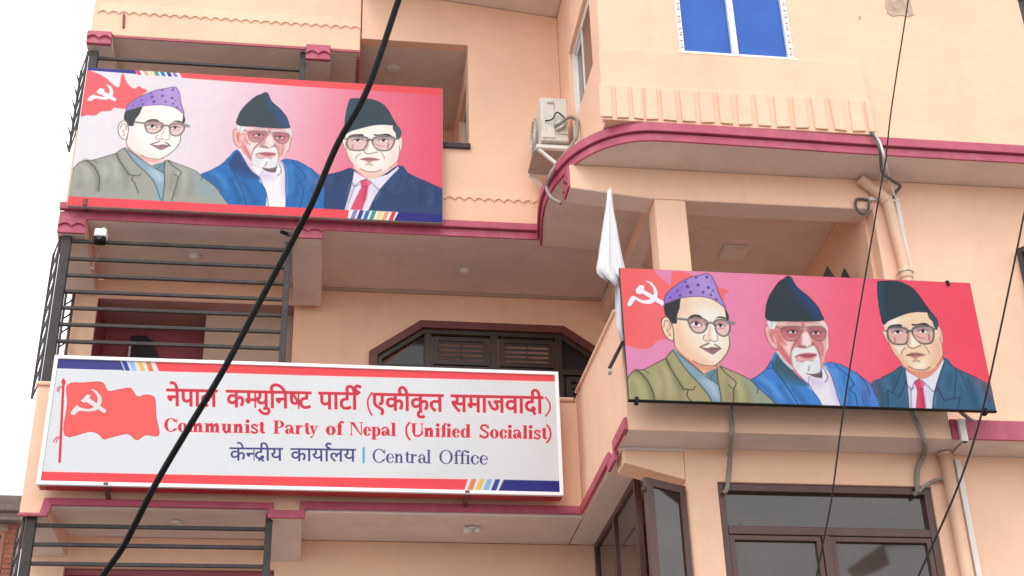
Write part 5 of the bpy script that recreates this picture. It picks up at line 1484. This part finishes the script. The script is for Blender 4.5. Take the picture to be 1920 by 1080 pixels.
asg.L('px', "298,697 560,704.5 700,708 900,713 1060,717", 1.5, (255, 226, 226), 1, .9, False)
asg.F('px', "60,884 75,884 300,889 560,894 877,898.5 869,925 560,920 60,912", RED, smooth=False)
asg.L('px', "60,883 300,888 560,893 877,897.5", 1.4, (255, 226, 226), 1, .9, False)
for x, cc in ((1198, (230, 140, 100)), (1253, (236, 196, 110)), (1308, (140, 188, 224)), (1362, (60, 76, 156))):
    o_ = (x - 1190) * 0.012
    asg.F('s7', [(x, 805 + o_), (x + 33, 806 + o_), (x - 2, 905), (x - 40, 905)], cc, smooth=False)
asg.F('s7', "1420,810 1860,820 1860,920 1375,905", (52, 52, 132), smooth=False)
# flag emblem
asg.L('s6', "150,140 122,714", 4.6, (214, 64, 80), smooth=False)
asg.F('s6', "150,112 166,140 152,168 134,142", (226, 64, 76))
for p_ in ("130,172 112,178 104,205", "138,178 120,190 116,212", "112,532 92,545 76,572", "124,538 104,552 96,576"):
    asg.L('s6', p_, 2.0, (214, 80, 92))
flagp = "180,160 300,145 400,138 440,152 470,205 540,195 610,183 640,190 680,245 740,232 790,240 810,272 818,400 836,522 740,520 680,556 630,520 595,512 500,535 440,550 410,520 340,495 160,525 178,300"
asg.F('s6', flagp, (250, 104, 100)); asg.O('s6', flagp, 1.3, (206, 70, 80))
hammer_sickle(asg, 's6', "345,190 385,202 424,250 420,300 388,342 322,352 265,348 228,376 200,364 242,308 272,322 330,332 376,312 396,262 378,218",
              "272,275 320,228 348,232 338,258 302,292", "318,258 336,254 462,344 446,366 306,278", (232, 224, 226), (180, 60, 76))

# --- lettering: Devanagari outlines from the built-in text curve, serif Latin drawn from stems and bowls
def glyph_loops(ch):
    cu = bpy.data.curves.new("lettering", 'FONT'); cu.body = ch; cu.size = 1.0
    o = bpy.data.objects.new("lettering", cu); COL.objects.link(o)
    bpy.context.view_layer.update()
    c2 = o.to_curve(bpy.context.evaluated_depsgraph_get())
    loops = []
    for s_ in c2.splines:
        b = s_.bezier_points; n = len(b); L_ = []
        for i in range(n):
            p0_, p3_ = b[i].co, b[(i + 1) % n].co
            c1_, c2_ = b[i].handle_right, b[(i + 1) % n].handle_left
            for t in (0, .25, .5, .75):
                q_ = p0_ * (1 - t) ** 3 + c1_ * 3 * t * (1 - t) ** 2 + c2_ * 3 * t * t * (1 - t) + p3_ * t ** 3
                L_.append((q_.x, q_.y))
        loops.append(L_)
    w = o.bound_box[6][0]
    o.to_curve_clear()
    bpy.data.objects.remove(o); bpy.data.curves.remove(cu)
    return loops, w

def clip_x(loops, xm):
    """keep the part left of xm (turns a letter with a stem into its half form)"""
    out = []
    for P in loops:
        Q = []
        for i in range(len(P)):
            a_, b_ = P[i], P[(i + 1) % len(P)]
            if a_[0] <= xm: Q.append(a_)
            if (a_[0] - xm) * (b_[0] - xm) < 0:
                t = (xm - a_[0]) / (b_[0] - a_[0]); Q.append((xm, a_[1] + t * (b_[1] - a_[1])))
        if len(Q) > 2: out.append(Q)
    return out

GC = {}
def G(ch):
    if ch not in GC: GC[ch] = glyph_loops(ch)
    return GC[ch]

REPH = [(0.02, 0.64), (-0.10, 0.70), (-0.14, 0.80), (-0.06, 0.88), (0.06, 0.86)]
SUBRA = [[(0.10, 0.30), (0.34, 0.02)], [(0.10, 0.30), (-0.06, 0.06)]]

def deva_word(items):
    """lay out one word; items are letters, ('half', letter, cut), ('mark', sign) and ('reph',), returns loops, strokes, width"""
    loops, strokes, x = [], [], 0.0
    for it in items:
        if isinstance(it, str):
            L_, w = G(it)
            loops.append([[(p_[0] + x, p_[1]) for p_ in l] for l in L_])
            x += w - 0.012
        elif it[0] == 'half':
            L_, w = G(it[1]); xm = w - it[2]
            loops.append([[(p_[0] + x, p_[1]) for p_ in l] for l in clip_x(L_, xm)])
            x += xm - 0.004
        elif it[0] == 'mark':
            L_, w = G(it[1])
            dx = it[2] if len(it) > 2 else 0.0
            loops.append([[(p_[0] + x + dx, p_[1]) for p_ in l] for l in L_])
        elif it[0] == 'pre':
            L_, w = G(it[1])
            loops.append([[(p_[0] + x, p_[1]) for p_ in l] for l in L_])
            x += it[2]
        elif it[0] == 'post':
            L_, w = G(it[1])
            loops.append([[(p_[0] + x, p_[1]) for p_ in l] for l in L_])
            x += w - 0.012
        elif it[0] == 'reph':
            strokes.append([(p_[0] + x + it[1], p_[1]) for p_ in REPH])
        elif it[0] == 'subra':
            for st in ([(0.02, 0.20), (-0.16, 0.02)],):
                strokes.append([(p_[0] + x + it[1], p_[1]) for p_ in st])
    return loops, strokes, x

def set_word(wd, p0_, p1_, em, col, bold, halo=None):
    """fit a word between two photo points (its baseline), em = photo pixels per em"""
    loops, strokes, w = wd
    A_ = np.array(p0_, float); B_ = np.array(p1_, float)
    ux = (B_ - A_) / w
    def m_(q_):
        x_, y_ = A_[0] + ux[0] * q_[0] - 0.01 * q_[1] * em, A_[1] + ux[1] * q_[0] - q_[1] * em
        b_ = at(x_, y_, YS)
        return (b_[0], b_[2])
    LP = [[[m_(q_) for q_ in l] for l in g_] for g_ in loops]
    ST = [[m_(q_) for q_ in smooth_path(s_, 4)] for s_ in strokes]
    sw_ = 0.085 * em * ks + 2 * bold * ks
    if halo:
        for l in LP: prs.fill(l, halo, 0.8 * ks, 1, (bold + 1.5) * ks)
        for s_ in ST: prs.line(s_, sw_ + 3 * ks, halo, 0.8 * ks)
    for l in LP: prs.fill(l, col, 0, 1, bold * ks)
    for s_ in ST: prs.line(s_, sw_, col)

TXT, NAV, HALO = (206, 62, 78), (72, 72, 128), (252, 226, 226)
hb = lambda xp, y0=730.5: y0 + (xp - 313) * 0.0207          # head line of the first row
def row1(items, xa, xb):
    em = 50.0
    set_word(deva_word(items), (xa, hb(xa) + 0.60 * em), (xb, hb(xb) + 0.60 * em), em, TXT, 1.15, HALO)
row1(['न', ('mark', 'े'), 'प', 'ा', 'ल'], 313, 407)
row1(['क', ('half', 'म', 0.16), 'य', ('mark', 'ु'), ('pre', 'ि', 0.255), 'न', ('half', 'ष', 0.16), 'ट'], 425, 583)
row1(['प', 'ा', 'ट', ('post', 'ी'), ('reph', 0.03)], 598, 671)
row1(['ए', 'क', ('post', 'ी'), 'क', ('mark', 'ृ', -0.22), 'त'], 697, 831)
row1(['स', 'म', 'ा', 'ज', 'व', 'ा', 'द', ('post', 'ी')], 846, 1018)
hb3 = lambda xp: 840.0 + (xp - 431) * 0.012
def row3(items, xa, xb):
    em = 38.0
    set_word(deva_word(items), (xa, hb3(xa) + 0.60 * em), (xb, hb3(xb) + 0.60 * em), em, NAV, 0.35)
row3(['क', ('mark', 'े'), ('half', 'न', 0.16), 'द', ('subra', -0.12), ('post', 'ी'), 'य'], 431, 530)
row3(['क', 'ा', 'य', 'ा', ('reph', 0.0), 'ल', 'य'], 545, 667)
asg.L('px', "682,840 682,867", 4.0, (92, 172, 214), smooth=False)

# serif Latin letters: '+' / '-' shapes, in em units (cap height .68, x height .46)
def ell(cx, cy, rx, ry, n=28):
    return [(cx + rx * math.cos(t), cy + ry * math.sin(t)) for t in np.linspace(0, 2 * math.pi, n, endpoint=False)]
def rc(x0, x1, y0, y1):
    return [(x0, y0), (x1, y0), (x1, y1), (x0, y1)]

def latin(ch, w, h):
    """returns (list of (sign, outline or ('s', points, width)), advance); w stem, h hairline"""
    S = []
    add = lambda p_: S.append(('+', p_)); sub = lambda p_: S.append(('-', p_))
    def stroke(p_, wd): S.append(('s', smooth_path(p_, 5), wd))
    def foot(x, y, l=0.055): add(rc(x - l, x + w + l, y, y + h))
    X = 0.46
    def arch(x):   # n-like shoulder from a stem ending at x
        stroke([(x + w * .6, 0.30), (x + w + 0.06, 0.40), (x + w + 0.13, 0.425), (x + 0.235 + w * .4, 0.36)], w * 0.72)
        add(rc(x + 0.235, x + 0.235 + w, 0, 0.36)); foot(x + 0.235, 0)
    if ch in 'nmr':
        add(rc(0.06, 0.06 + w, 0, X)); foot(0.06, 0); add([(0.0, X - h), (0.06 + w, X - h - .01), (0.06 + w, X + .01), (0.0, X - .01)])
        if ch == 'r':
            stroke([(0.06 + w * .7, 0.30), (0.06 + w + .05, 0.40), (0.06 + w + 0.10, 0.42)], w * 0.55); add(ell(0.06 + w + 0.12, 0.405, 0.055, 0.05)); return S, 0.30 + w
        arch(0.06)
        if ch == 'm':
            arch(0.295); return S, 0.66 + w
        return S, 0.42 + w
    if ch == 'u':
        add(rc(0.06, 0.06 + w, 0.10, X)); add(rc(0.0, 0.06, X - h, X)); add(rc(0.30, 0.30 + w, 0, X)); add(rc(0.24, 0.30, X - h, X)); add(rc(0.30 + w, 0.36 + w, 0, h))
        stroke([(0.06 + w * .5, 0.14), (0.06 + w * .8, 0.05), (0.18 + w * .4, 0.025), (0.30 + w * .3, 0.10)], w * 0.7)
        return S, 0.42 + w
    if ch in 'oeceOC':
        pass
    if ch == 'o':
        add(ell(0.24, 0.225, 0.22, 0.245)); sub(ell(0.24, 0.225, 0.22 - w, 0.245 - h)); return S, 0.50
    if ch in 'ec':
        add(ell(0.22, 0.225, 0.20, 0.245)); sub(ell(0.22 + .02, 0.225, 0.20 - w * .92, 0.245 - h))
        if ch == 'e':
            sub([(0.24, 0.225), (0.5, 0.225), (0.5, 0.10), (0.36, 0.10)]); add(rc(0.06, 0.41, 0.225, 0.225 + h))
            return S, 0.45
        sub([(0.28, 0.225), (0.5, 0.36), (0.5, 0.09)]); add(ell(0.36, 0.345, 0.055, 0.055)); return S, 0.44
    if ch in 'CO':
        add(ell(0.34, 0.34, 0.32, 0.36)); sub(ell(0.34, 0.34, 0.32 - w, 0.36 - h * 1.1))
        if ch == 'O': return S, 0.72
        sub(rc(0.46, 0.8, 0.17, 0.50)); add(rc(0.60, 0.60 + h, 0.44, 0.68)); stroke([(0.50, 0.06), (0.58, 0.11), (0.63, 0.18)], h * 1.2); return S, 0.68
    if ch in 'il':
        top = X if ch == 'i' else 0.69
        add(rc(0.06, 0.06 + w, 0, top)); foot(0.06, 0); add(rc(0.0, 0.06, top - h, top))
        if ch == 'i': add(ell(0.06 + w / 2, 0.61, max(w * .58, .06), max(w * .58, .06)))
        return S, 0.14 + w
    if ch == 's':
        stroke([(0.32, 0.37), (0.22, 0.435), (0.11, 0.40), (0.10, 0.31), (0.22, 0.235), (0.32, 0.16), (0.30, 0.06), (0.19, 0.02), (0.07, 0.08)], w * 0.62)
        add(rc(0.32, 0.32 + h, 0.30, 0.45)); add(rc(0.04, 0.04 + h, 0.01, 0.16)); return S, 0.41
    if ch == 'S':
        stroke([(0.44, 0.56), (0.32, 0.655), (0.15, 0.62), (0.11, 0.49), (0.25, 0.375), (0.42, 0.26), (0.42, 0.10), (0.26, 0.02), (0.08, 0.11)], w * 0.72)
        add(rc(0.45, 0.45 + h, 0.46, 0.69)); add(rc(0.04, 0.04 + h, -0.01, 0.22)); return S, 0.56
    if ch == 't':
        add(rc(0.09, 0.09 + w, 0.07, 0.58)); add(rc(0.0, 0.28, X - h, X)); stroke([(0.09 + w * .5, 0.10), (0.13 + w * .5, 0.03), (0.28, 0.06)], w * 0.55); return S, 0.30
    if ch == 'f':
        add(rc(0.08, 0.08 + w, 0, 0.60)); foot(0.08, 0); add(rc(0.0, 0.28, X - h, X)); stroke([(0.08 + w * .5, 0.56), (0.13 + w * .5, 0.66), (0.24 + w * .3, 0.68)], w * 0.6); add(ell(0.27 + w * .3, 0.645, 0.05, 0.05)); return S, 0.31
    if ch == 'a':
        add(rc(0.27, 0.27 + w, 0.06, 0.34)); stroke([(0.27 + w * .5, 0.30), (0.25 + w * .4, 0.41), (0.16, 0.43), (0.08, 0.36)], w * 0.55); add(ell(0.09, 0.345, 0.05, 0.05))
        add(ell(0.165, 0.13, 0.145, 0.14)); sub(ell(0.20, 0.13, 0.145 - w * .75, 0.14 - h)); add(rc(0.27, 0.27 + w, 0.06, 0.34)); stroke([(0.27 + w * .5, 0.09), (0.30 + w * .6, 0.03), (0.36 + w, 0.06)], h * 1.6); return S, 0.36 + w
    if ch == 'p':
        add(ell(0.27, 0.225, 0.21, 0.245)); sub(ell(0.25, 0.225, 0.21 - w * .85, 0.245 - h)); add(rc(0.06, 0.06 + w, -0.20, X)); foot(0.06, -0.20); add(rc(0.0, 0.06, X - h, X)); return S, 0.52
    if ch == 'd':
        add(ell(0.23, 0.225, 0.20, 0.245)); sub(ell(0.25, 0.225, 0.20 - w * .85, 0.245 - h)); add(rc(0.32, 0.32 + w, 0, 0.69)); add(rc(0.26, 0.32, 0.69 - h, 0.69)); add(rc(0.32 + w, 0.38 + w, 0, h)); return S, 0.40 + w
    if ch == 'y':
        add([(0.03, X), (0.03 + w * 1.15, X), (0.27, 0.02), (0.21, -0.02)]); add([(0.37, X), (0.37 + h * 1.5, X), (0.20, -0.12), (0.16, -0.10)]); add(rc(-0.01, 0.20, X - h, X)); add(rc(0.31, 0.46, X - h, X)); add(ell(0.12, -0.13, 0.06, 0.055)); return S, 0.46
    if ch == 'P':
        add(ell(0.33, 0.49, 0.24, 0.19)); sub(ell(0.30, 0.49, 0.24 - w * .8, 0.19 - h)); sub(rc(-0.2, 0.10, 0.2, 0.8)); add(rc(0.10, 0.10 + w, 0, 0.68)); foot(0.10, 0, .08); add(rc(0.02, 0.33, 0.68 - h, 0.68)); add(rc(0.10, 0.33, 0.30, 0.30 + h)); return S, 0.62
    if ch == 'N':
        add(rc(0.10, 0.10 + h * 1.3, 0, 0.68)); add(rc(0.60, 0.60 + h * 1.3, 0, 0.68)); add([(0.06, 0.68), (0.06 + w * 1.25, 0.68), (0.64, 0.0), (0.60, 0.0)]); add(rc(0.02, 0.22, 0, h)); add(rc(0.52, 0.72, 0.68 - h, 0.68)); add(rc(0.0, 0.12, 0.68 - h, 0.68)); return S, 0.73
    if ch == 'U':
        add(rc(0.10, 0.10 + w, 0.20, 0.68)); add(rc(0.56, 0.56 + h * 1.3, 0.20, 0.68)); add(rc(0.02, 0.10 + w + .08, 0.68 - h, 0.68)); add(rc(0.48, 0.68, 0.68 - h, 0.68))
        stroke([(0.10 + w * .5, 0.24), (0.13 + w * .5, 0.09), (0.28 + w * .3, 0.03), (0.45, 0.05), (0.56 + h * .65, 0.16), (0.56 + h * .65, 0.26)], w * 0.62); return S, 0.70
    if ch == '(':
        stroke([(0.27, 0.72), (0.13, 0.52), (0.10, 0.28), (0.14, 0.04), (0.27, -0.16)], w * 0.62); return S, 0.32
    if ch == ')':
        stroke([(0.05, 0.72), (0.19, 0.52), (0.22, 0.28), (0.18, 0.04), (0.05, -0.16)], w * 0.62); return S, 0.32
    return S, 0.25

def set_latin(word, xa, xb, ybase, cap, w, h, col, halo=None, track=0.0):
    """word from photo x xa to xb on a baseline function, cap = cap height in photo pixels"""
    em = cap / 0.68
    lay, x = [], 0.0
    for ch in word:
        S, adv = latin(ch, w, h); lay.append((S, x)); x += adv + track
    sx = (xb - xa) / (x - track)
    for S, ox in lay:
        def m_(q_):
            xp = xa + (ox + q_[0]) * sx
            b_ = at(xp, ybase(xp) - q_[1] * em, YS)
            return (b_[0], b_[2])
        pl = []
        for s_ in S:
            pl += [m_(q_) for q_ in s_[1]]
        win_ = prs.window(pl, 0.02)
        if win_ is None: continue
        sl, X, Z = win_
        D = np.full(X.shape, 1e9)
        for s_ in S:
            if s_[0] == 's':
                P = [m_(q_) for q_ in s_[1]]
                d = np.full(X.shape, 1e9)
                for a_, b_ in zip(P[:-1], P[1:]): d = np.minimum(d, Print.seg_d2(X, Z, a_, b_))
                D = np.minimum(D, np.sqrt(d) - s_[2] * (sx + em) * 0.25 * ks)
            else:
                d = Print.sdf([[m_(q_) for q_ in s_[1]]], X, Z)
                D = np.minimum(D, d) if s_[0] == '+' else np.maximum(D, -d)
        if halo: prs.blend(sl, np.clip(0.5 - (D - 1.4 * ks) / (0.8 * ks), 0, 1), halo)
        prs.blend(sl, np.clip(0.5 - D / prs.px, 0, 1), col)

b2f = lambda xp: 809.0 + (xp - 307) * 0.0205
for wd, xa, xb in (("Communist", 307, 496), ("Party", 511, 597), ("of", 610, 643), ("Nepal", 654, 744), ("(Unified", 758, 884), ("Socialist)", 898, 1036)):
    set_latin(wd, xa, xb, b2f, 25.0, 0.165, 0.038, TXT, HALO, -0.035)
b3f = lambda xp: 867.0 + (xp - 698) * 0.0175
for wd, xa, xb in (("Central", 698, 809), ("Office", 823, 916)):
    set_latin(wd, xa, xb, b3f, 25.0, 0.10, 0.036, NAV, None, -0.02)
# brackets of the first row
for pts_ in ([(697, 736), (690.5, 748), (689.5, 757), (691.5, 767), (697, 778)], [(1023, 745), (1030, 755), (1031.5, 764), (1029, 772), (1023, 780)]):
    P = [on_board('px', YS)(x_, y_) for x_, y_ in pts_]
    P = [tuple(q_) for q_ in smooth_path(P, 5)]
    prs.line(P, 5.2 * ks, HALO, 0.8 * ks); prs.line(P, 3.2 * ks, TXT)

sgn_ = empty("party_sign", ((X0 + X1) / 2, YS, Z0), "long white party sign with red lettering on the lower left balcony", "sign")
prs.build("printed_face", YS, print_mat("printed_sign_face", 0.79, 0.35), sgn_)
fr = MB().prism(rect(X0, X1, Z0, Z1), YS - 0.012, YS + 0.02, holes=[rect(X0 + FR - 0.001, X1 - FR + 0.001, Z0 + FR - 0.001, Z1 - FR + 0.001)])
obj("frame", fr, 'sign_white', sgn_, 0.004)
obj("light_box", MB().box(X0 + 0.015, X1 - 0.006, YS + 0.021, YS + 0.15, Z0 + 0.004, Z1 - 0.004), 'sign_red', sgn_, 0.004)
obj("side_plate", MB().box(X0 + 0.002, X0 + 0.014, YS + 0.021, YS + 0.15, Z0 + 0.003, Z1 - 0.003), 'sign_white', sgn_, 0.002)
for px_ in (197, 876):
    c_ = at(px_, 922, YS)
    obj("bracket", MB().bar((c_[0], YS - 0.02, Z0 + 0.02), (c_[0], YS + 0.24, Z0 - 0.035), 0.04, 0.02), 'surround', sgn_, 0.003)
for x_ in (-1.5, 0.2, 1.7):
    obj("wall_arm", MB().bar((x_, YS + 0.15, 6.5), (x_, 11.998, 6.5), 0.04), 'rail', sgn_, 0.003)
